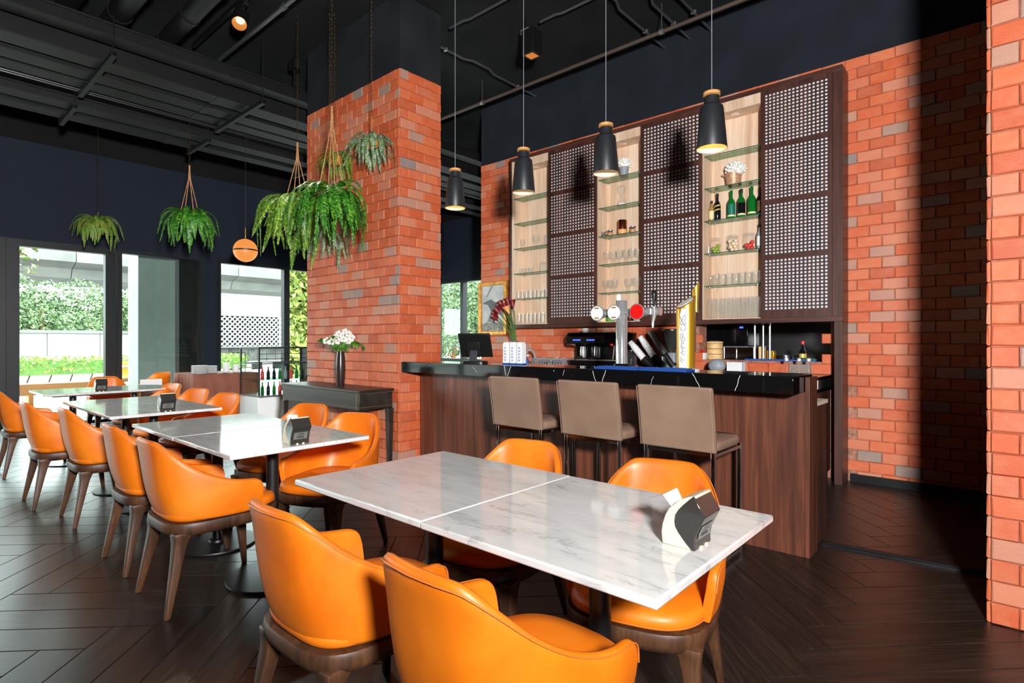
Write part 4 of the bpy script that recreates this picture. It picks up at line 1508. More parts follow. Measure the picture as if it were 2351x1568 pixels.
def mug(px, z, lab, Y=5.72):
    t = thing('glass_mug', lab, 'mug', (at_y(px, Y), Y, z), rnd.uniform(-.9, .1), 'glass beer mugs')
    o = inst(ME['mug_body'], 'body', t)
    o = inst(ME['mug_handle'], 'handle', t)


ME['mug_body'] = lathe_me('mug_body', [(.033, 0), (.036, .006), (.036, .125), (.033, .125), (.032, .02), (.001, .018)], 'glass')
ME['mug_handle'] = G().tube([(.035, 0, .105), (.055, 0, .105), (.064, 0, .09), (.064, 0, .045), (.055, 0, .028), (.035, 0, .025)], .006, 8).mesh('mug_handle', MAT['glass'], True)
for i, px in enumerate(lin_(1631, 1736, 8)):
    mug(px, SHZ[0], 'clear glass beer mug, %s from the left on the mug shelf' % ORD[i], 5.675 if i % 2 else 5.755)
ME['upturned'] = lathe_me('upturned', [(.034, 0), (.032, .0), (.028, .093), (.001, .095), (.001, .105), (.027, .105), (.030, .101), (.034, 0)], 'glass', cap0=False)
for lay in (0, 1):
    row('upturned' if lay else 'tumbler', 'tumbler', lin_(1632, 1742, 13), BAYF + .106 * lay, 'in the %s layer of the right bay floor' % ('lower', 'upper')[lay], 'stacked clear tumbler', 'stacked tumblers', 5.70)
for i, (px, m, lab) in enumerate(((1383, 'cream_label', 'cream tub'), (1402, 'greenlid', 'green lidded tub'), (1446, 'copper', 'copper tin'), (1463, 'grey', 'grey tin'))):
    t = thing('tub', lab + ' on the middle bay floor behind the beer taps', 'tub', (at_y(px, 5.70), 5.70, BAYF))
    G().lathe([(.042, 0), (.045, .004), (.045, .07)], 20).obj('body', MAT[m if i != 1 else 'greenlid'], t, smooth=True)
    G().lathe([(.047, .07), (.047, .088), (.043, .09)], 20).obj('lid', MAT['greenlid' if i == 1 else 'grey'], t, smooth=True)

# ================================================================ THINGS ON THE BAR
# till
X = at_y(1087, 3.58)
t = thing('till_screen', 'dark grey touch screen till on the bar, seen from behind', 'till', (X, 3.60, SL), .5)
scr = G()
scr.rings([[(-.15, y0, z0), (.15, y0, z0), (.15, y1, z1), (-.15, y1, z1)] for y0, z0, y1, z1 in ((.06, .05, -.055, .262), (.085, .06, -.03, .272))])
scr.obj('screen', MAT['blackplastic'], t, bevel=.008)
G().rings([[(-.07, -.02, .06), (.07, -.02, .06), (.055, -.06, .19), (-.055, -.06, .19)], [(-.06, .02, .09), (.06, .02, .09), (.05, -.03, .2), (-.05, -.03, .2)]]).obj('back_cover', MAT['blackplastic'], t, bevel=.006)
G().prism([(-.09, .0), (-.07, 0), (.0, .12), (.0, .155), (-.02, .15)], -.035, .035, 'yz').obj('stand', MAT['darkgrey'], t, bevel=.006)
G().rings([sup(.11, .09, 5, 28, (0, .0), 0), sup(.11, .09, 5, 28, (0, .0), .014), sup(.1, .08, 5, 28, (0, .0), .02)]).obj('base', MAT['blackplastic'], t, smooth=True)

# three white syrup cartons in a holder
for i, px in enumerate((1165, 1181, 1197)):
    X = at_y(px, 3.62)
    t = thing('milk_carton', 'white carton with blue lettering, %s of three on the bar' % ('left', 'middle', 'right')[i], 'carton', (X, 3.62, SL), 0, 'white cartons on the bar')
    w = .029
    G().prism([(-w, 0), (w, 0), (w, .165), (w - (.012 if i == 2 else 0), .19), (-w + (.012 if i == 0 else 0), .19), (-w, .175)], -.03, .03).obj('box', MAT['white'], t, bevel=.004)
    G().box(-w - .001, w + .001, -.0312, .031, .0, .010).obj('blue_foot', MAT['blue'], t)
    g = G()
    q = random.Random(i)
    for k in range(5):
        z = .035 + k * .026
        pts = [(-.010 + .02 * j / 6, -.0312, z + .009 * math.sin(j * 1.9 + k + i)) for j in range(7)]
        g.tube(pts, .0016, 4)
    g.obj('lettering', MAT['bluetext'], t)

# silver churn with calla lilies
X, Yc = at_y(1181, 5.42), 5.42
t = thing('lily_vase', 'silver churn of dark red calla lilies beside the picture', 'flowers', (X, Yc, LG))
G().lathe([(.085, 0), (.095, .02), (.10, .14), (.09, .20), (.055, .25), (.052, .30), (.06, .315), (.05, .31)], 28).obj('churn', MAT['steel'], t, smooth=True)
G().tube([(.08, 0, .2), (.11, 0, .22), (.115, 0, .28), (.07, 0, .3)], .007, 6).obj('handle', MAT['steel'], t, smooth=True)
q = random.Random(11)
tips = [(-.30, .02, .62), (-.24, .05, .70), (-.18, -.02, .74), (-.12, .03, .77), (-.20, -.05, .66), (-.10, -.03, .70), (-.06, .05, .74), (-.26, -.03, .58), (-.15, .06, .64), (-.05, -.04, .66)]
for k, tp in enumerate(tips):
    base = Vector((q.uniform(-.02, .02), q.uniform(-.02, .02), .29))
    tip = Vector(tp)
    midp = (base + tip) / 2 + Vector((.05, 0, .04))
    pts = [base * (1 - u) ** 2 + midp * 2 * u * (1 - u) + tip * u * u for u in [i / 8 for i in range(9)]]
    G().tube(pts, .006, 6).obj('stem', MAT['stem'], t, smooth=True)
    dr = (pts[-1] - pts[-2]).normalized()
    a = dr.cross(Vector((0, 1, 0))).normalized()
    b = dr.cross(a)
    rings = []
    for u, r_ in ((0, .008), (.03, .02), (.06, .030), (.085, .042), (.10, .052)):
        rings.append([tip + dr * (u + (.035 if (j in (0, 1, 11)) and u > .08 else 0)) + (a * math.cos(2 * PI * j / 12) + b * math.sin(2 * PI * j / 12)) * r_ for j in range(12)])
    G().rings(rings, True, True, False).obj('petal', MAT['petal_o' if k == 9 else 'petal_r'], t, smooth=True)

# tap
t = thing('faucet', 'chrome faucet behind the bar', 'faucet', (at_y(1229, 5.45), 5.45, LG))
G().tube([(0, 0, 0), (0, 0, .15), (-.02, 0, .185), (-.05, 0, .2), (-.11, 0, .2), (-.13, 0, .185), (-.135, 0, .15)], .014, 10).obj('spout', MAT['chrome'], t, smooth=True)
G().lathe([(.025, 0), (.025, .02)], 16).obj('base', MAT['chrome'], t, smooth=True)
t = thing('blue_bottle', 'small blue cleaning bottle by the faucet', 'bottle', (at_y(1211, 5.40), 5.40, LG))
G().lathe([(.02, 0), (.022, .06), (.008, .09), (.008, .12)], 14).obj('body', MAT['blue'], t, smooth=True)
G().box(-.01, .02, -.006, .006, .12, .14).obj('trigger', MAT['white'], t)
# dish rack with lattice sides
xa, xb = at_y(1228, 5.42), at_y(1302, 5.42)
t = thing('dish_rack', 'grey plastic lattice dish rack behind the bar', 'rack', ((xa + xb) / 2, 5.45, LG))
w = (xb - xa) / 2
G().box(-w, w, -.1, .1, 0, .012).obj('tray', MAT['grey'], t)
g = G()
n = 12
for yy in (-.1, .1):
    for k in range(n):
        a_, b_ = -w + 2 * w * k / n, -w + 2 * w * (k + 1) / n
        g.bar((a_, yy, .012), (b_, yy, .09), .006).bar((b_, yy, .012), (a_, yy, .09), .006)
    g.box(-w, w, yy - .005, yy + .005, .09, .10)
g.obj('lattice', MAT['grey'], t)
for k in range(4):
    o = inst(ME['tumbler'] if k != 1 else lathe_me('steel_cup', [(.035, 0), (.037, .07), (.034, .07), (.033, .006)], 'steel'), 'tumbler' if k != 1 else 'steel_cup', None, (xa + .12 + k * .1, 5.45, LG + .0125))
    tag(o, ('clear tumbler standing in the dish rack, %s one' % ORD[k]) if k != 1 else 'steel cup standing in the dish rack', 'glass' if k != 1 else 'cup', 'drying glasses')

# espresso machine
xa, xb = at_y(1302, 5.36), at_y(1418, 5.36)
t = thing('espresso_machine', 'black espresso machine behind the bar', 'coffee machine', ((xa + xb) / 2, 5.56, LG))
w = (xb - xa) / 2
G().prism([(.22, .03), (-.16, .03), (-.16, .09), (-.02, .10), (-.02, .25), (-.20, .28), (-.22, .37), (-.18, .41), (.22, .41)], -w, w, 'yz').obj('body', MAT['blackgloss'], t, bevel=.006)
G().rings([[(-w + .03, -.205, .29), (w - .16, -.205, .29), (w - .16, -.222, .362), (-w + .03, -.222, .362)], [(-w + .03, -.211, .289), (w - .16, -.211, .289), (w - .16, -.228, .361), (-w + .03, -.228, .361)]]).obj('control_panel', MAT['black'], t)
for k in range(2):
    x0 = -w + .10 + k * .19
    g = G()
    for j in range(5):
        g.box(x0 + j * .022, x0 + j * .022 + .014, -.226, -.222, .315, .332)
    g.obj('buttons', MAT['display'], t)
    G().lathe([(.036, .14), (.036, .20), (.03, .25)], 18, (x0 + .05, -.09, 0)).obj('group_head', MAT['chrome'], t, smooth=True)
    G().lathe([(.034, .12), (.036, .14)], 18, (x0 + .05, -.09, 0)).obj('portafilter', MAT['chrome'], t, smooth=True)
    G().tube([(x0 + .05, -.12, .13), (x0 + .06, -.26, .115)], .014, 10).obj('portafilter_handle', MAT['blackplastic'], t, smooth=True)
G().tube([(w - .06, -.17, .26), (w - .05, -.2, .17), (w - .06, -.2, .11)], .006, 8).obj('steam_wand', MAT['chrome'], t, smooth=True)
G().lathe([(.016, 0), (.018, .02)], 12, (w - .07, -.205, .26)).obj('knob', MAT['red'], t, smooth=True)
G().box(-w + .02, w - .02, -.2, -.02, .09, .104).obj('drip_tray', MAT['steel'], t)
G().box(-w + .01, w - .01, -.16, .2, 0, .03).obj('feet', MAT['black'], t)
for k in range(7):
    o = G().lathe([(.03, 0), (.036, .03), (.036, .05), (.034, .05), (.03, .01)], 16, cap1=False).obj('espresso_cup', MAT['glass' if k else 'white'], smooth=True, loc=(xa + .19 + k * .072, 5.46 + .03 * (k % 2), LG + .4105))
    tag(o, 'small cup on top of the espresso machine, %s from the left' % ORD[k], 'cup', 'cups on the espresso machine')

# beer tap tower
X = at_y(1424, 3.60)
t = thing('beer_tap_tower', 'chrome beer tap tower with three round badges', 'beer tap', (X, 3.62, SL))
G().lathe([(.085, 0), (.085, .008), (.06, .014), (.055, .03), (.046, .034)], 28).obj('base', MAT['blackgloss'], t, smooth=True)
G().lathe([(.042, .03), (.042, .49), (.038, .495)], 28).obj('column', MAT['chrome'], t, smooth=True)
G().tube([(-.22, -.0, .405), (.31, -.0, .405)], .030, 18).obj('crossbar', MAT['chrome'], t, smooth=True)
for k, (dx, m) in enumerate(((-.165, 'white'), (-.02, 'white'), (.165, 'red'))):
    G().tube([(dx, -.03, .405), (dx, -.075, .405)], [.045, .058], 24).obj('badge_rim', MAT['chrome'], t, smooth=True)
    bd = G().tube([(dx, -.075, .405), (dx, -.079, .405)], .051, 24).obj('badge', MAT[m], t)
    if k < 2:
        for s_ in (-1, 1):
            G().box(dx - .018, dx + .018, -.0805, -.0792, .405 + s_ * .036 - .005, .405 + s_ * .036 + .005).obj('badge_print', MAT['gold'], bd)
for dx, m in ((-.055, 'white'), (.275, 'blackplastic')):
    hy = .05 if dx < 0 else -.03
    G().lathe([(.007, 0), (.010, .03), (.020, .075), (.021, .095), (.013, .108)], 16, (dx, hy, .44)).obj('tap_handle', MAT[m], t, smooth=True)
G().tube([(.275, -.03, .44), (.275, -.03, .37), (.275, -.045, .33), (.275, -.045, .29)], [.014, .015, .009, .007], 12).obj('spout', MAT['chrome'], t, smooth=True)
G().lathe([(.0, -.03), (.03, -.02), (.03, .02), (.0, .03)], 16, (.235, -.01, .405)).obj('valve', MAT['chrome'], t, smooth=True)

# blue bar mats
x0, x1 = at_y(1376, 3.46), at_y(1588, 3.46)
for k in range(2):
    a, b = x0 + (x1 - x0) * k / 2 + .003, x0 + (x1 - x0) * (k + 1) / 2 - .003
    t = thing('bar_mat', 'blue rubber bar mat in front of the taps, %s one' % ('left', 'right')[k], 'mat', ((a + b) / 2, 3.45, SL), 0, 'blue bar mats')
    wobj(G().box(a, b, 3.385, 3.52, SL, SL + .014), 'tray', MAT['blue'], t, bevel=.003)
    g = G()
    nn = 26
    for j in range(nn):
        xx = a + .02 + (b - a - .04) * j / (nn - 1)
        for yy in (3.41, 3.44, 3.47, 3.50):
            g.box(xx - .006, xx + .006, yy - .006, yy + .006, SL + .0135, SL + .021)
    wobj(g, 'studs', MAT['blue'], t)

# gold beer tower
X = at_y(1575, 3.625)
t = thing('gold_beer_tower', 'tall gold beer tower with white front and black line drawing', 'beer tap', (X, 3.625, SL), .28)
G().lathe([(.09, 0), (.09, .008), (.075, .014)], 28).obj('base', MAT['white'], t, smooth=True)
rs = []
for z, k in ((.012, .95), (.2, .97), (.36, 1.0), (.46, 1.04)):
    rs.append([(p[0], p[1], z + (p[1] * .45 if z > .4 else 0) + (p[0] * .5 if z > .4 else 0)) for p in sup(.062 * k, .066 * k, 2.6, 28)])
G().rings(rs).obj('tower', MAT['gold'], t, smooth=True, ang=.9)
vs = []
for z in [.02 + .395 * i / 10 for i in range(11)]:
    for j in range(7):
        a = -PI / 2 - .62 + .55 * j / 6 * 1.6
        k = .95 + .06 * z / .46
        r_ = .0645 * k
        vs.append((r_ * math.cos(a) * 1.02, -abs((.066 * k) * math.sin(a)) * 1.03 - .002, z))
fs = [(r_ * 7 + j, r_ * 7 + j + 1, (r_ + 1) * 7 + j + 1, (r_ + 1) * 7 + j) for r_ in range(10) for j in range(6)]
fp = G().add(vs, fs).obj('front_panel', MAT['white'], t, smooth=True)


def on_panel(u, z):                       # u 0..1 across the white panel
    a = -PI / 2 - .62 + .55 * 1.6 * u
    k = .95 + .06 * z / .46
    return (.0645 * k * math.cos(a) * 1.02, -abs(.066 * k * math.sin(a)) * 1.03 - .0035, z)


g = G()
strokes = [[(.15, .365), (.3, .345), (.35, .33), (.2, .31)], [(.75, .37), (.5, .35), (.45, .33), (.6, .31)], [(.75, .37), (.85, .345), (.6, .335)], [(.6, .33), (.85, .32), (.7, .305)],
           [(.25, .30), (.5, .31), (.8, .30), (.85, .28), (.6, .265)], [(.2, .29), (.35, .275), (.3, .27), (.5, .26)], [(.2, .25), (.3, .235), (.2, .215), (.25, .20)], [(.55, .25), (.5, .225), (.75, .215), (.6, .19), (.5, .175)],
           [(.45, .225), (.4, .19), (.3, .165), (.45, .14)], [(.45, .165), (.6, .15), (.8, .155)], [(.2, .125), (.4, .12), (.5, .105), (.8, .11)], [(.45, .14), (.55, .125), (.75, .13)], [(.2, .09), (.4, .075), (.7, .07)], [(.15, .075), (.35, .06), (.5, .052)]]
for s_ in strokes:
    pts = [on_panel(*p) for p in catmull(s_, 4)]
    g.tube(pts, .0013, 4)
g.obj('line_drawing', MAT['blackink'], fp)
G().rings([[(.05 * math.cos(2 * PI * j / 24) - .004, .04 * math.sin(2 * PI * j / 24) - .01, .4655 + .45 * (.04 * math.sin(2 * PI * j / 24) - .01) + .5 * (.05 * math.cos(2 * PI * j / 24) - .004) + dz) for j in range(24)] for dz in (-.002, .002)]).obj('top_badge', MAT['white'], t)
G().rings([[(p[0] + .055, p[1] + .065, z + (p[0] * 1.2 if z > .5 else 0)) for p in sup(.017 + (.008 if z > .5 else 0), .017, 2.5, 16)] for z in (.40, .45, .57)]).obj('tap_handle', MAT['gold'], t, smooth=True)
g = G()
for k in range(12):
    z = .34 - k * .019
    a = .12
    g.cbox((.0645 * math.cos(a), -.066 * math.sin(a) * .2 - .012 + .0, z), (.006, .010, .004)).cbox((.0655 * math.cos(a), -.022, z + .006), (.005, .004, .008))
g.obj('side_lettering', MAT['blackink'], t)

# grinder, cup tubes, jar at the back
t = thing('coffee_grinder', 'coffee grinder with dark bean hopper behind the bar', 'grinder', (at_y(1530, 5.5), 5.62, LG))
G().box(-.08, .08, -.10, .10, 0, .19).obj('body', MAT['grey'], t, bevel=.012)
G().lathe([(.055, .01), (.055, .15)], 20, (-.06, -.1, 0)).obj('doser', MAT['steel'], t, smooth=True)
G().lathe([(.045, .19), (.05, .22), (.105, .38), (.11, .42)], 24).obj('hopper', MAT['smoke'], t, smooth=True)
G().lathe([(.115, .42), (.115, .435), (.09, .44)], 24).obj('lid', MAT['blackplastic'], t, smooth=True)
for k, px in enumerate((1470, 1484, 1500)):
    X = at_y(px, 5.40)
    t = thing('cup_tube', ('stack of white paper cups in the left slanted tube', 'stack of white paper cups in the middle slanted tube', 'steel lid tube slanted beside the grinder')[k], 'cup dispenser', (X + .17, 5.375 + .085 * k, LG))
    top = Vector((-.24, -.03, .28 + .05 * k))
    n_ = top.normalized()
    G().tube([top * .03 + Vector((0, 0, .03)), top * .45], .041, 16).obj('holder', MAT['blackplastic'], t, smooth=True)
    if k < 2:
        for j in range(5):
            G().tube([top * (.45 + .09 * j), top * (.45 + .09 * j + .088)], [.039, .034], 16).obj('paper_cup', MAT['white'], t, smooth=True)
        G().tube([top * .9, top * 1.08], [.033, .028], 16).obj('paper_cup', MAT['white'], t, smooth=True)
    else:
        G().tube([top * .45, top * 1.05, top * 1.1], [.041, .041, .03], 16).obj('tube', MAT['steel'], t, smooth=True)
jar(1449, LG, 'glass canister with black lid beside the beer taps', .06, .20, None, None, 'blackplastic', 5.42)

# clear bottles and small things near the bar end
for k, px in enumerate((1806, 1835, 1857)):
    t = thing('clear_bottle', 'clear pouring bottle with white cap, %s of three near the bar end' % ('left', 'middle', 'right')[k], 'bottle', (at_y(px, 5.50), 5.50, LG), 0, 'pouring bottles')
    G().lathe([(.032, 0), (.034, .005), (.034, .07), (.012, .12), (.012, .135)], 16).obj('glass_body', MAT['glass'], t, smooth=True)
    G().lathe([(.031, .004), (.031, .02)], 16).obj('contents', MAT['gold'], t, smooth=True)
    G().lathe([(.015, .13), (.015, .155)], 12).obj('cap', MAT['white'], t, smooth=True)
t = thing('napkin_stack', 'stack of white napkins behind the gold beer tower', 'napkins', (at_y(1690, 5.45), 5.45, LG))
for k in range(9):
    G().box(-.07 + k * .016, -.058 + k * .016, -.05, .05, 0, .11).obj('napkin', MAT['paper'], t)
t = thing('clear_bag', 'crumpled clear bag beside the white napkins', 'bag', (at_y(1646, 5.45), 5.45, LG))
G().ball((0, 0, .07), (.085, .06, .07), 14, 9).obj('bag', MAT['grey'], t)

# ================================================================ KITCHEN HATCH
t = thing('hatch_counter', 'steel counter ledge in the kitchen hatch', 'counter', (-1.87, 6.25, 0))
wobj(G().box(-2.49, -1.25, 6.056, 6.86, OZ0 - .02, OZ0), 'top', MAT['darksteel'], t)
for xx in (-2.4, -1.4):
    wobj(G().box(xx - .03, xx + .03, 6.6, 6.66, 0, OZ0 - .02), 'leg', MAT['darksteel'], t)
HZ_ = OZ0
t = thing('microwave', 'black microwave oven in the kitchen hatch', 'microwave', (at_y(1672, 6.5), 6.62, HZ_ + .14))
wobj_ = G().box(-.30, .24, -.18, .2, 0, .27).obj('body', MAT['blackgloss'], t, bevel=.006)
G().box(-.28, .10, -.186, -.181, .03, .25).obj('door', MAT['blackgloss'], t)
G().box(.15, .19, -.184, -.181, .20, .22).obj('clock', MAT['display'], t)
t2 = thing('wire_shelf', 'wire shelf rack carrying the microwave', 'rack', (at_y(1672, 6.5), 6.62, HZ_))
G().box(-.36, .34, -.2, .22, .125, .139).obj('shelf', MAT['steel'], t2)
for xx in (-.33, -.02, .31):
    for yy in (-.19, .2):
        G().tube([(xx, yy, 0), (xx, yy, .125)], .008, 8).obj('foot', MAT['steel'], t2)
for k, px in enumerate((1733, 1750, 1763)):
    tag(G().tube([(at_y(px, 5.98), 5.98 + .03 * k, HZ_), (at_y(px, 5.98), 5.98 + .03 * k, 1.469)], .009, 8).obj('steel_post', MAT['steel'], smooth=True), 'upright steel post in the hatch, %s from the left' % ORD[k], 'post', 'hatch posts')
t = thing('steamer_stack', 'stack of round bamboo steamers in the hatch', 'steamer', (at_y(1640, 6.04), 6.05, HZ_))
for k in range(3):
    G().lathe([(.085, k * .058), (.085, k * .058 + .052), (.07, k * .058 + .055)], 24).obj('steamer_tier', MAT['bamboo'], t, smooth=True)
G().lathe([(.088, .172), (.088, .19), (.04, .20)], 24).obj('steamer_lid', MAT['bamboo'], t, smooth=True)
t = thing('chilli_tub', 'white tub heaped with red chillies in the hatch', 'tub', (at_y(1611, 5.90), 5.90, HZ_))
G().rings([sup(.045, .045, 5, 20, (0, 0), 0), sup(.055, .055, 5, 20, (0, 0), .07)]).obj('tub', MAT['white'], t, smooth=True)
for k in range(8):
    a = k * 2.2
    G().tube([(.03 * math.cos(a), .03 * math.sin(a), .075), (-.02 * math.cos(a * 1.7), .03 * math.sin(a * 1.3), .10)], [.012, .004], 7).obj('chilli', MAT['redfood'], t, smooth=True)
t = thing('cutting_board', 'wooden board and blue cloth in the hatch', 'board', (at_y(1755, 6.12), 6.14, HZ_))
G().box(-.05, -.005, -.05, .05, 0, .14).obj('board', MAT['bamboo'], t, bevel=.004)
G().box(.03, .10, -.04, .04, 0, .10).obj('tray', MAT['gold'], t, bevel=.004)
G().add([(.02, -.05, .14), (.02, .05, .14), (.11, .05, .09), (.11, -.05, .09)], [(0, 1, 2, 3)]).obj('cloth', MAT['blue'], t)
t = thing('sauce_bottle', 'dark sauce bottle with red cap in the hatch', 'bottle', (at_y(1842, 6.1), 6.12, HZ_))
G().lathe([(.032, 0), (.034, .01), (.034, .09), (.014, .13), (.013, .17)], 16).obj('glass_body', MAT['dark_glass'], t, smooth=True)
G().lathe([(.016, .165), (.016, .195)], 12).obj('cap', MAT['red'], t, smooth=True)
G().lathe([(.0346, .03), (.0346, .07)], 16, cap0=False, cap1=False).obj('label', MAT['gold_label'], t)
t = thing('saucepan', 'low dark pan in the hatch', 'pan', (at_y(1804, 6.25), 6.25, HZ_))
G().lathe([(.08, 0), (.09, .01), (.09, .05), (.085, .05), (.08, .012)], 24).obj('pan', MAT['darksteel'], t, smooth=True)
G().tube([(.09, 0, .04), (.2, .02, .05)], .009, 8).obj('handle', MAT['blackplastic'], t, smooth=True)
t = thing('herb_bunch', 'bunch of green herbs in the hatch', 'herbs', (at_y(1857, 5.98), 5.98, HZ_))
for k in range(7):
    a = k * .9
    G().ball((.04 * math.cos(a), .02 * math.sin(a), .015 + .004 * (k % 3)), (.03, .018, .014), 8, 6).obj('leaf', MAT['stem'], t, smooth=True)
x0, x1 = at_y(1708, 5.84), at_y(1872, 5.84)
tag(G().box(x0, min(x1, OX1), 5.855, 5.90, OZ0, OZ0 + .018).obj('hatch_strip', MAT['blue'], bevel=.002), 'dark blue strip along the hatch sill', 'strip')

# ================================================================ PICTURE ON THE BACK WALL
xa, xb = at_y(1101, 5.82), at_y(1166, 5.82)
za, zb = at_y(1133, 5.82, 770)[1], at_y(1133, 5.82, 648)[1]
t = thing('framed_picture', 'gilt framed grey picture of a stooping wading bird', 'picture', ((xa + xb) / 2, 5.82, za))
fw = .055
g = G().box(xa, xa + fw, 5.785, 5.83, za, zb).box(xb - fw, xb, 5.785, 5.83, za, zb).box(xa + fw, xb - fw, 5.785, 5.83, za, za + fw).box(xa + fw, xb - fw, 5.785, 5.83, zb - fw, zb)
wobj(g, 'frame', MAT['goldframe'], t, bevel=.006)
cv = wobj(G().box(xa + fw, xb - fw, 5.812, 5.822, za + fw, zb - fw), 'canvas', plain('canvas_grey', (176, 178, 176), .35, var=.1, sc=5), t)
ww, hh = xb - xa - 2 * fw, zb - za - 2 * fw
U = lambda u, v: (xa + fw + u * ww, za + fw + v * hh)
bird = [(.05, .62), (.2, .66), (.42, .70), (.62, .62), (.68, .5), (.66, .42), (.60, .40), (.58, .28), (.55, .16), (.50, .16), (.52, .30), (.44, .42), (.36, .50), (.28, .58), (.14, .60)]
G().prism([U(*p) for p in bird], 5.8085, 5.8115).obj('bird_shape', plain('ink_grey', (92, 94, 92), .5), cv)
G().prism([U(*p) for p in [(0, .0), (1, .0), (1, .14), (.8, .2), (.5, .17), (.2, .2), (0, .15)]], 5.809, 5.8115).obj('ground_shape', plain('ink_mid', (120, 118, 110), .5, var=.3, sc=30), cv)
G().prism([U(*p) for p in [(.2, .75), (.26, .76), (.5, 1.0), (.42, 1.0)]], 5.809, 5.8115).obj('branch_shape', plain('ink_light', (128, 130, 126), .5), cv)


# ================================================================ LAMPS
def make_pendant():
    r = thing('pendant_lamp', 'pendant', 'lamp')
    G().lathe([(.096, 0), (.097, .002), (.074, .255), (.070, .272), (.05, .285), (.048, .290), (.048, .338), (.040, .342)], 36, cap0=False).obj('shade', MAT['shade'], r, smooth=True, ang=.6)
    G().lathe([(.094, .001), (.072, .25), (.03, .27)], 36, cap0=False).obj('lining', MAT['shade_in'], r, smooth=True)
    G().lathe([(.046, .345), (.054, .348), (.054, .366), (.046, .370), (.01, .372)], 28).obj('wood_ring', MAT['ring_wood'], r, smooth=True)
    G().lathe([(.03, .336), (.03, .347)], 16).obj('neck', MAT['shade'], r)
    G().tube([(0, 0, .37), (0, 0, CEIL - 2.516)], .003, 6).obj('cord', MAT['grey'], r)
    G().ball((0, 0, .12), (.03, .03, .04), 12, 8).obj('bulb', MAT['bulbdim'], r, smooth=True)
    G().lathe([(.05, CEIL - 2.515 - .03), (.05, CEIL - 2.5155)], 20).obj('ceiling_rose', MAT['shade'], r)
    return r


pd = make_pendant()
for i, (px, lab) in enumerate(((1634, 'nearest black pendant lamp over the bar, at the right'), (1391, 'second black pendant lamp from the right'), (1202, 'third black pendant lamp from the right'), (1045, 'black pendant lamp next to the brick pillar'))):
    o = pd if i == 0 else copy_tree(pd)
    X = at_y(px, 3.6)
    o.location = (X, 3.6, 2.515)
    tag(o, lab, 'lamp', 'black pendant lamps over the bar')
    if i in (1, 2):
        for ch in o.children:
            if ch.name.startswith('bulb'):
                ch.data = ch.data.copy()
                ch.data.materials[0] = MAT['bulboff']

# globe pendant
d = 7.4
a_, b_ = ray(563.5)
gx, gy, gz = a_ * d, b_ * d, CAM_H + (HZ - 576) / F_PX * d
t = thing('globe_lamp', 'glowing orange globe pendant lamp with a dark equator band', 'lamp', (gx, gy, gz))
up = G()
for sgn, nm in ((1, 'upper_globe'), (-1, 'lower_globe')):
    rs = []
    for k in range(9):
        a = .06 + (PI / 2 - .06 - .02) * k / 8
        rs.append([(.15 * math.cos(a) * math.cos(2 * PI * j / 32), .15 * math.cos(a) * math.sin(2 * PI * j / 32), sgn * .15 * math.sin(a)) for j in range(32)])
    G().rings(rs).obj(nm, MAT['globe'], t, smooth=True)
G().lathe([(.14, -.010), (.147, -.008), (.147, .008), (.14, .010)], 32).obj('band', MAT['black'], t, smooth=True)
G().tube([(0, 0, .148), (0, 0, .30)], .006, 8).obj('rod', MAT['brass'], t)
G().tube([(0, 0, .30), (0, 0, CEIL - gz - .001)], .003, 6).obj('cord', MAT['black'], t)

# ================================================================ HANGING FERNS
def leafmat(name, stops, rough=.45):
    x = M(name, stops[0][1], rough)
    r = x.rnd()
    x.color(x.ramp(r, stops))
    x.p.inputs['Subsurface Weight'].default_value = 0.0
    return x.m


MAT['fern'] = leafmat('fern_green', [(0, (22, 78, 18)), (.4, (44, 112, 24)), (.75, (78, 144, 36)), (1, (120, 166, 52))])
MAT['fern_y'] = leafmat('fern_light', [(0, (58, 104, 24)), (.4, (92, 140, 36)), (.8, (140, 172, 60)), (1, (170, 190, 90))])
MAT['fern_mix'] = leafmat('fern_mixed', [(0, (56, 104, 26)), (.45, (96, 146, 40)), (.7, (130, 150, 50)), (.85, (150, 90, 50)), (1, (110, 150, 60))])
MAT['fern_silver'] = leafmat('fern_silver', [(0, (60, 110, 50)), (.4, (96, 140, 70)), (.7, (150, 160, 140)), (1, (176, 180, 166))])


def frond_me(mat, length, e0, droop, n=26, ll=.055, seed=0, wid=.010, fork=False):
    q = random.Random(seed)
    vs, fs = [], []
    p = Vector((0, 0, 0))
    ang = e0
    st_ = length / n
    prev = None
    for k in range(n + 1):
        s = k / n
        ang = e0 - (e0 + 1.5) * min(1.0, s * droop) ** .85
        d = Vector((math.cos(ang), 0, math.sin(ang)))
        u = Vector((-math.sin(ang), 0, math.cos(ang)))
        # rachis strip
        b = len(vs)
        vs += [p + Vector((0, -.0015, 0)), p + Vector((0, .0015, 0))]
        if prev is not None:
            fs.append((prev, prev + 1, b + 1, b))
        prev = b
        if k > 1:
            L = ll * (math.sin(PI * (.12 + .86 * s)) ** .6) * q.uniform(.85, 1.1)
            for sg in (-1, 1):
                dirv = (Vector((0, sg, 0)) + d * .35 - u * q.uniform(.0, .35) + Vector((0, 0, -.25 * abs(s)))).normalized()
                tip = p + dirv * L
                bw = d * (wid * .5)
                mid = p + dirv * L * .45 + u * .004
                b = len(vs)
                vs += [p - bw * .5, mid - bw, tip, mid + bw, p + bw * .5]
                fs.append((b, b + 1, b + 2, b + 3, b + 4))
                if fork and k % 3 == 0:
                    for dv in (-.5, .5):
                        t2 = mid + (dirv + d * dv).normalized() * L * .6
                        b = len(vs)
                        vs += [mid - bw * .6, t2, mid + bw * .6]
                        fs.append((b, b + 1, b + 2))
        p = p + d * st_
    me = bpy.data.meshes.new('frond')
    me.from_pydata([tuple(v) for v in vs], [], fs)
    me.materials.append(MAT[mat])
    return me


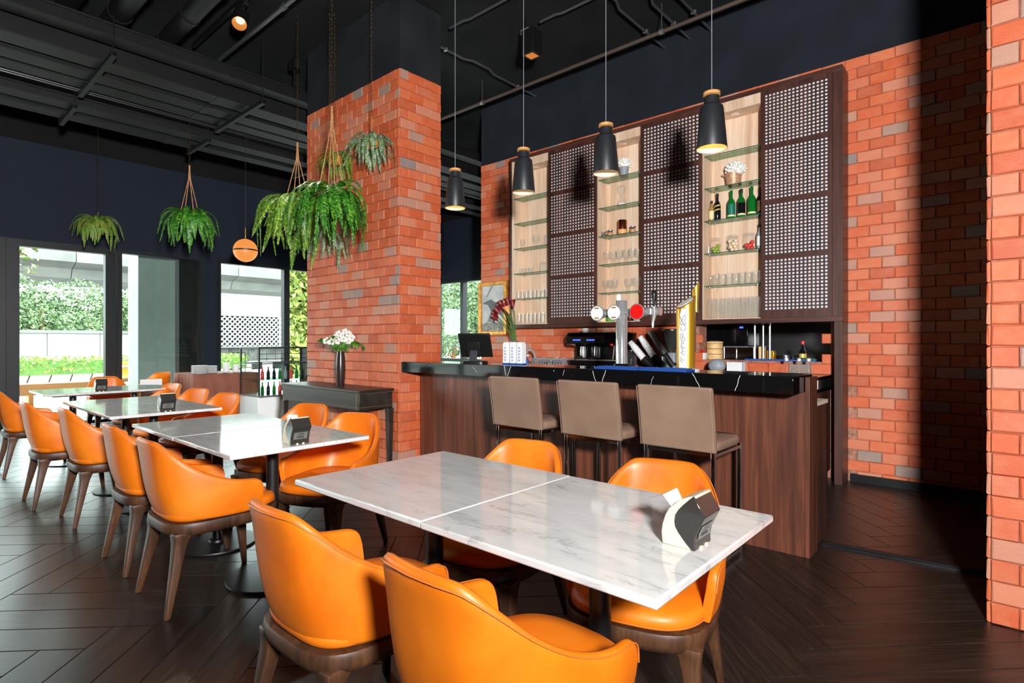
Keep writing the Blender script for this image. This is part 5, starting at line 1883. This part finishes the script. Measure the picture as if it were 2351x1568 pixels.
FR = {}
for mt in ('fern', 'fern_y', 'fern_mix', 'fern_silver'):
    FR[mt] = [frond_me(mt, .66, .9, 1.5, 40, .048, 1, .019), frond_me(mt, .58, .5, 1.9, 36, .044, 2, .018), frond_me(mt, .72, .5, 1.7, 42, .046, 3, .019, mt == 'fern_y'), frond_me(mt, .46, 1.1, 1.1, 30, .044, 4, .018)]


def chain(root, z0, z1):
    g = G()
    lk, r_ = .040, .0085
    z = z0
    k = 0
    while z < z1 - .004:
        pts = []
        for j in range(9):
            a = 2 * PI * j / 8
            w, h = r_ * math.cos(a), lk * .62 * math.sin(a)
            pts.append((w if k % 2 == 0 else 0, 0 if k % 2 == 0 else w, min(z + lk * .5 + h, z1)))
        g.tube(pts, .0017, 4, False)
        z += lk
        k += 1
    g.obj('chain', MAT['bronze'], root)


def hanging_plant(lab, loc, mat, n, size, cord_h, seed, pot='coir', pr=.12, macrame=True, spread=1.0):
    X, Y, Z = loc                                         # Z: pot rim height
    t = thing('hanging_fern', lab, 'plant', (X, Y, Z - pr), 0, 'hanging ferns')
    G().lathe([(pr * .35, 0), (pr * .8, pr * .3), (pr, pr * .8), (pr * 1.02, pr), (pr * .9, pr * .97)], 20).obj('pot', MAT[pot], t, smooth=True)
    if macrame:
        for k in range(4):
            a = PI / 4 + k * PI / 2
            G().tube([(pr * math.cos(a), pr * math.sin(a), pr), (.012 * math.cos(a), .012 * math.sin(a), pr + cord_h * .75), (.004 * math.cos(a), .004 * math.sin(a), pr + cord_h)], .0045, 6).obj('cord', MAT['rope'], t, smooth=True)
        G().tube([(0, 0, pr + cord_h * .74), (0, 0, pr + cord_h + .02)], .010, 8).obj('knot', MAT['rope'], t, smooth=True)
    else:
        G().tube([(0, 0, pr * .9), (0, 0, pr + cord_h)], .004, 6).obj('cord', MAT['rope'], t)
    chain(t, pr + cord_h + .01, CEIL - (Z - pr) - .001)
    q = random.Random(seed)
    for k in range(n):
        a = k * 2.39996 + q.uniform(-.2, .2)
        s = size * q.uniform(.75, 1.12)
        o = inst(FR[mat][q.randrange(4)], 'frond', t, (pr * .35 * math.cos(a), pr * .35 * math.sin(a), pr * q.uniform(.85, 1.0)), (q.uniform(-.2, .2), q.uniform(-.35, .25) * spread, a), (s, s, s))
    return t


a_, b_ = ray(683)
hanging_plant('large light green fern in a rope hanger left of the pillar', (a_ * 5.82, b_ * 5.82, CAM_H + (HZ - 470) / F_PX * 5.82), 'fern_y', 76, 1.06, .62, 21, pr=.13)
# its mass hangs a little left of the chain in the picture; second fern closer to the room
a_, b_ = ray(762)
hanging_plant('large dark green fern in a rope hanger before the brick pillar', (a_ * 4.84, b_ * 4.84, CAM_H + (HZ - 448) / F_PX * 4.84), 'fern', 72, .86, .74, 22, pr=.12)
hanging_plant('yellow green fern on the brick pillar behind the rope hanger', (at_y(768, 3.12), 3.12, at_y(768, 3.12, 362)[1]), 'fern_mix', 30, .58, .30, 23, 'orangepot', .085, False)
hanging_plant('small silvery fern in an orange pot on the brick pillar', (at_y(853, 3.12), 3.12, at_y(853, 3.12, 322)[1]), 'fern_silver', 40, .56, .22, 24, 'orangepot', .085, False)
a_, b_ = ray(755)
hanging_plant('trailing light fern low on the pillar under the dark fern', (at_y(757, 3.1), 3.1, at_y(757, 3.1, 545)[1]), 'fern_silver', 26, .62, .25, 29, 'coir', .07, False)
a_, b_ = ray(435)
hanging_plant('round dark fern in a rope hanger before the navy wall', (a_ * 7.14, b_ * 7.14, CAM_H + (HZ - 496) / F_PX * 7.14), 'fern', 56, .86, .62, 25, pr=.12)
a_, b_ = ray(225)
hanging_plant('small reddish fern hanging before the left window', (a_ * 7.6, b_ * 7.6, CAM_H + (HZ - 508) / F_PX * 7.6), 'fern_mix', 52, .66, .12, 26, 'coir', .08, False)

# ---------------------------------------------------------------- vase on the console
vx, vy = at_z(782, 888, .807)
t = thing('flower_vase', 'tall dark vase of white flowers on the console table', 'vase', (vx, vy, .8075))
G().lathe([(.033, 0), (.035, .005), (.044, .09), (.048, .18), (.045, .27), (.036, .345), (.035, .355), (.030, .35)], 28).obj('vase', plain('vase_brown', (48, 36, 32), .25), t, smooth=True)
q = random.Random(5)
MAT['leafy'] = leafmat('bouquet_leaf', [(0, (30, 92, 22)), (.5, (62, 128, 34)), (1, (100, 158, 52))])


def leaf_me(L=.05, Wd=.03):
    me = bpy.data.meshes.new('leaf')
    me.from_pydata([(0, 0, 0), (L * .35, -Wd / 2, .006), (L * .7, -Wd * .4, .004), (L, 0, -.006), (L * .7, Wd * .4, .004), (L * .35, Wd / 2, .006)], [], [(0, 1, 2, 3), (0, 3, 4, 5)])
    me.materials.append(MAT['leafy'])
    return me


lme = leaf_me()
Rv = Vector((RX, RY, 0))
Fv = Vector((FX, FY, 0))
for sx, n in ((-.24, 9), (-.16, 8), (.0, 6), (.16, 8), (.22, 9), (-.08, 8), (.08, 8)):
    tip = Rv * sx + Vector((0, 0, .40 + .12 * (1 - abs(sx) / .24) + (.05 if sx < -.2 else 0))) + Fv * q.uniform(-.05, .05)
    base = Vector((0, 0, .34))
    pts = [base.lerp(tip, u) + Vector((0, 0, .05 * math.sin(u * PI))) for u in [i / 6 for i in range(7)]]
    G().tube(pts, .003, 5).obj('stem', MAT['stem'], t)
    for k in range(n):
        u = .22 + .78 * k / (n - 1)
        p = base.lerp(tip, u) + Vector((0, 0, .05 * math.sin(u * PI)))
        for z in range(2):
            inst(lme, 'leaf', t, p, (q.uniform(-.9, .9), q.uniform(-.9, .9), q.uniform(0, 6.28)), (1.25, 1.25, 1.25))
fl = [(-.08, .45), (-.04, .50), (.0, .53), (.05, .55), (.09, .53), (-.02, .46), (.04, .48), (.09, .46), (.12, .49), (-.13, .46)]
for sx, z in fl:
    c = Rv * sx - Fv * q.uniform(.0, .05) + Vector((0, 0, z))
    g = G()
    for j in range(5):
        a = j * 2 * PI / 5 + q.uniform(0, .4)
        dv = Rv * math.cos(a) + Vector((0, 0, 1)) * math.sin(a)
        g.ball(c + dv * .022 - Fv * .01, (.021, .014, .019), 8, 6)
    fo = g.obj('blossom', MAT['petal_w'], t, smooth=True)
    G().ball(tuple(c - Fv * .026), .007, 6, 5).obj('blossom_eye', MAT['petal_o'], fo)

# ================================================================ THE STREET OUTSIDE
MAT['pave'] = plain('pavement', (132, 131, 128), .8, var=.06, sc=1)
MAT['concrete'] = plain('concrete', (96, 95, 92), .9, var=.1, sc=.6)
MAT['concrete_w'] = plain('concrete_pale', (126, 126, 124), .9, var=.05, sc=.5)
MAT['stone'] = plain('stone_grey', (70, 69, 66), .9, var=.25, sc=3)
MAT['tree'] = leafmat('tree_leaf', [(0, (44, 68, 40)), (.4, (72, 98, 58)), (.75, (98, 120, 76)), (1, (126, 142, 100))], .6)
MAT['tree_y'] = leafmat('creeper_leaf', [(0, (70, 88, 30)), (.4, (106, 120, 44)), (.75, (138, 142, 62)), (1, (160, 154, 80))], .6)
MAT['hedge'] = leafmat('hedge_leaf', [(0, (72, 106, 34)), (.5, (112, 142, 50)), (1, (152, 162, 74))], .6)
struct(G().box(-120, XL - .2, -60, 90, -.2, -.02).obj('ground_outside', MAT['pave']), 'pale pavement outside the windows', 'pavement')
struct(G().box(XL - .2, 30, YF + .2, 90, -.2, -.02).obj('ground_outside', MAT['pave']), 'pale pavement beyond the far windows', 'pavement')

ya, yb = at_x(317, -11.3), at_x(417, -11.3)
struct(G().box(-11.9, -11.3, ya, yb, -.02, 4.6).obj('column_outside', plain('column_grey', (118, 125, 121), .8, var=.05, sc=1.5), bevel=.01), 'light grey column just outside the window', 'column')


def leaf_cloud(root, name, mat, n, sampler, s, seed):
    q = random.Random(seed)
    vs, fs = [], []
    for k in range(n):
        p = Vector(sampler(q))
        a, b = q.uniform(0, 6.28), q.uniform(-1.2, 1.2)
        d = Vector((math.cos(a) * math.cos(b), math.sin(a) * math.cos(b), math.sin(b)))
        u = d.cross(Vector((q.uniform(-1, 1), q.uniform(-1, 1), q.uniform(-1, 1)))).normalized()
        L = s * q.uniform(.6, 1.3)
        b0 = len(vs)
        vs += [p - d * L, p + u * L * .5, p + d * L, p - u * L * .5]
        fs.append((b0, b0 + 1, b0 + 2, b0 + 3))
    me = bpy.data.meshes.new(name)
    me.from_pydata([tuple(v) for v in vs], [], fs)
    me.materials.append(MAT[mat])
    return inst(me, name, root)


def tree(X, Y, h, r, lab, mat='tree', n=2600, seed=1, trunk=.16, low=.35):
    t = thing('street_tree', lab, 'tree', (X, Y, -.02), 0, 'trees across the street')
    q0 = random.Random(seed)
    G().tube([(0, 0, 0), (.05, .1, h * .3), (-.05, .1, h * .6), (0, 0, h * .8)], [trunk, trunk * .8, trunk * .5, trunk * .2], 8).obj('trunk', MAT['coir'], t, smooth=True)
    blobs = [(Vector((q0.uniform(-.6, .6) * r, q0.uniform(-.8, .8) * r, h * q0.uniform(low, .85))), q0.uniform(.35, .58) * r) for _ in range(9)]
    for c, rr in blobs[:5]:
        G().tube([(0, 0, h * .35), tuple(c * .6 + Vector((0, 0, h * .12))), tuple(c)], [trunk * .4, trunk * .25, .03], 6).obj('branch', MAT['coir'], t, smooth=True)

    def smp(q):
        c, rr = blobs[q.randrange(len(blobs))]
        while True:
            v = Vector((q.uniform(-1, 1), q.uniform(-1, 1), q.uniform(-1, 1)))
            if v.length < 1:
                break
        return c + v.normalized() * rr * (v.length ** .4)
    leaf_cloud(t, 'foliage', mat, n * 4, smp, .085, seed + 50)['kind'] = 'stuff'


for k, (px, X, h, r_) in enumerate(((10, -36, 3.7, 2.5), (90, -34, 3.4, 2.3), (170, -37, 3.8, 2.5), (250, -35, 3.5, 2.3), (320, -38, 3.9, 2.4), (-90, -34, 3.7, 2.5))):
    tree(X, at_x(px, X), h, r_, 'leafy green tree across the street, %s from the left' % ORD[(k + 1) % 6], 'tree', 2600, 30 + k)
# low white wall and hedge
t = thing('street_wall', 'low pale concrete wall behind the hedge', 'wall', (-29, 3, -.02))
for k in range(12):
    y0 = -16 + k * 1.75
    G().box(-.15, .15, y0, y0 + 1.73, 0, 1.62).obj('wall_panel', MAT['concrete_w'], t)
G().box(-.22, .22, -16, 5.0, 1.62, 1.74).obj('coping', MAT['concrete'], t)
for k, (y0, y1, h) in enumerate(((-14, -2.0, .85), (-2.0, 2.3, .9), (2.3, 6.4, .84), (6.4, 9.5, .84))):
    hd_ = thing('hedge', 'bright green clipped hedge along the street, %s stretch from the left' % ORD[k], 'hedge', (-22.5, (y0 + y1) / 2, -.02), 0, 'street hedge')
    L2 = (y1 - y0) / 2
    G().box(-.55, .45, -L2 + .05, L2 - .05, .25, h - .15).obj('core', MAT['stem'], hd_)
    leaf_cloud(hd_, 'foliage', 'hedge', int(3500 * (y1 - y0) / 4.2), lambda q, L2=L2, h=h: (q.uniform(-.7, .6), q.uniform(-L2, L2), (h - .12) * q.uniform(.45, 1.0) + q.uniform(-.05, .12)), .06, 70 + k)['kind'] = 'stuff'
    for j in range(8):
        yy = -L2 + .2 + (2 * L2 - .4) * j / 7
        G().tube([(-.1, yy, 0), (-.05, yy + .15, .5)], .02, 5).obj('stem', MAT['coir'], hd_)
# viaduct
t = thing('viaduct', 'grey concrete viaduct crossing above the trees', 'viaduct', (-58, 10, -.02))
for k in range(12):
    y0 = -60 + k * 12
    G().prism([(-5, 6.2), (3.2, 6.2), (3.6, 6.9), (5.0, 7.3), (5.0, 8.0), (-5, 8.0)], y0, y0 + 11.95).obj('deck_segment', MAT['concrete'], t)
    G().box(4.7, 5.0, y0, y0 + 11.95, 8.0, 9.2).obj('parapet', MAT['concrete_w'], t)
    G().tube([(4.85, y0, 9.75), (4.85, y0 + 11.95, 9.75)], .05, 6).obj('rail', MAT['steel'], t)
for y0 in (-50, -20, 58):
    G().box(-2, 1.5, y0, y0 + 2, 0, 6.2).obj('pier', MAT['concrete'], t)
# white building with lattice screen seen in the window beside the pillar
XB = -27.0
ya, yb = at_x(455, XB), at_x(652, XB)
t = thing('white_building', 'white building with diamond lattice screen across the street', 'building', (XB, (ya + yb) / 2, -.02))
zl0, zl1 = at_x(570, XB, 795)[1], at_x(570, XB, 727)[1]
zt_ = at_x(570, XB, 676)[1]
L2 = (yb - ya) / 2
G().box(-3, -.2, -L2, L2, zl1 + .02, zt_).obj('upper_wall', MAT['concrete_w'], t)
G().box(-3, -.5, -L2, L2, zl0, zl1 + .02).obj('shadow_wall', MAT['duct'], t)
g = G()
n = 17
cell = 2 * L2 / n
hz = zl1 - zl0
m = int(hz / cell) + 1
for i in range(-m - 1, n + m + 1):
    for sg in (1, -1):
        y0 = -L2 + i * cell
        p, q_ = (y0, zl0), (y0 + sg * hz, zl1)
        # clip to the panel
        def clip(a, b):
            (ay, az), (by, bz) = a, b
            pts = []
            for (cy, cz), (dy, dz) in (((ay, az), (by, bz)), ((by, bz), (ay, az))):
                if cy < -L2:
                    k = (-L2 - cy) / (dy - cy)
                    cy, cz = -L2, cz + (dz - cz) * k
                elif cy > L2:
                    k = (L2 - cy) / (dy - cy)
                    cy, cz = L2, cz + (dz - cz) * k
                pts.append((cy, cz))
            return pts
        if max(p[0], q_[0]) <= -L2 or min(p[0], q_[0]) >= L2:
            continue
        (c0, d0), (c1, d1) = clip(p, q_)
        if abs(c1 - c0) < .02:
            continue
        g.bar((-.1 + .02 * sg, c0, d0), (-.1 + .02 * sg, c1, d1), .03, .06)
g.obj('lattice_screen', MAT['concrete_w'], t)
for k in range(9):
    y0 = -L2 + 2 * L2 * k / 9
    G().box(-2.5, .0, y0 + .01, y0 + 2 * L2 / 9 - .01, .35, zl0 - .06).obj('stone_block', MAT['stone'], t)
G().box(-2.6, .2, -L2, L2, zl0 - .06, zl0).obj('ledge', MAT['concrete'], t)
for k in range(8):
    G().box(.6, .9, -L2 + k * 2 * L2 / 8, -L2 + (k + 1) * 2 * L2 / 8 - .02, 0, .3).obj('kerb_block', MAT['white' if k % 2 else 'duct'], t)
# creeper wall in the pane next to the pillar
XC = -20.0
ya, yb = at_x(664, XC), at_x(745, XC)
t = thing('creeper', 'tall yellow green creeper filling the window strip beside the pillar', 'creeper', (XC, (ya + yb) / 2, -.02))
L2 = (yb - ya) / 2
leaf_cloud(t, 'foliage', 'tree_y', 3200, lambda q: (q.uniform(-.5, .4), q.uniform(-L2, L2), q.uniform(.0, 4.6)), .13, 91)['kind'] = 'stuff'
G().box(-.9, -.55, -L2 + .3, L2, 0, 4.3).obj('back_wall', MAT['stone'], t)
# trees behind the far windows
for k, (X, Y) in enumerate(((at_y(1040, 20), 20), (at_y(1075, 22), 22), (at_y(1005, 19), 19), (at_y(1110, 23), 23))):
    tree(X, Y, 5.2, 2.8, 'green tree seen through the far window, %s from the left' % ORD[(1, 2, 0, 3)[k]], 'tree', 1800, 60 + k, .12, .25)
t = thing('street_wall', 'pale wall behind the far window trees', 'wall', (-12, 28, -.02))
for k in range(10):
    G().box(-14 + k * 3, -14.02 + k * 3 + 3, -.2, .2, 0, 4.2).obj('wall_panel', MAT['concrete'], t)
# leafy twig at the top of the left window
t = thing('leaf_twig', 'leafy green twig hanging at the top of the left window', 'twig', (-12.6, at_x(62, -12.6), -.02))
zz = at_x(62, -12.6, 585)[1]
G().tube([(0, -.6, 0), (0, -.55, zz * .6), (0, -.4, zz + .2), (0, .0, zz)], .015, 6).obj('stem', MAT['coir'], t)
leaf_cloud(t, 'foliage', 'hedge', 90, lambda q: (q.uniform(-.1, .1), q.uniform(-.35, .15), zz + q.uniform(-.3, .25)), .045, 95)
# bench outside, table and chairs on the terrace
t = thing('street_bench', 'orange brown bench just outside the left window', 'bench', (-11.9, 2.0, -.02))
y0, y1 = at_x(49, -11.9), at_x(244, -11.9)
for k in range(3):
    G().box(-.2 + k * .14, -.07 + k * .14, y0 - 2.0 - .3, y1 - 2.0, .55, .60).obj('slat', MAT['spice'], t, bevel=.004)
G().box(.2, .24, y0 - 2.3, y1 - 2.0, .42, .60).obj('apron', MAT['spice'], t)
for yy in (y0 - 1.9, y1 - 2.2):
    G().box(-.15, .15, yy - .03, yy + .03, 0, .55).obj('leg', MAT['spice'], t)
tx, ty = -14.5, at_x(312, -14.5)
o = copy_tree(tb)
o.location = (tx, ty, -.02)
tag(o, 'marble table on the terrace outside the window', 'table', 'square marble tables')
o = copy_tree(chair0)
o.location = (-15.6, at_x(296, -15.6), -.02)
o.rotation_euler = (0, 0, -PI / 2)
tag(o, 'orange armchair on the terrace outside the window', 'chair', 'orange armchairs')
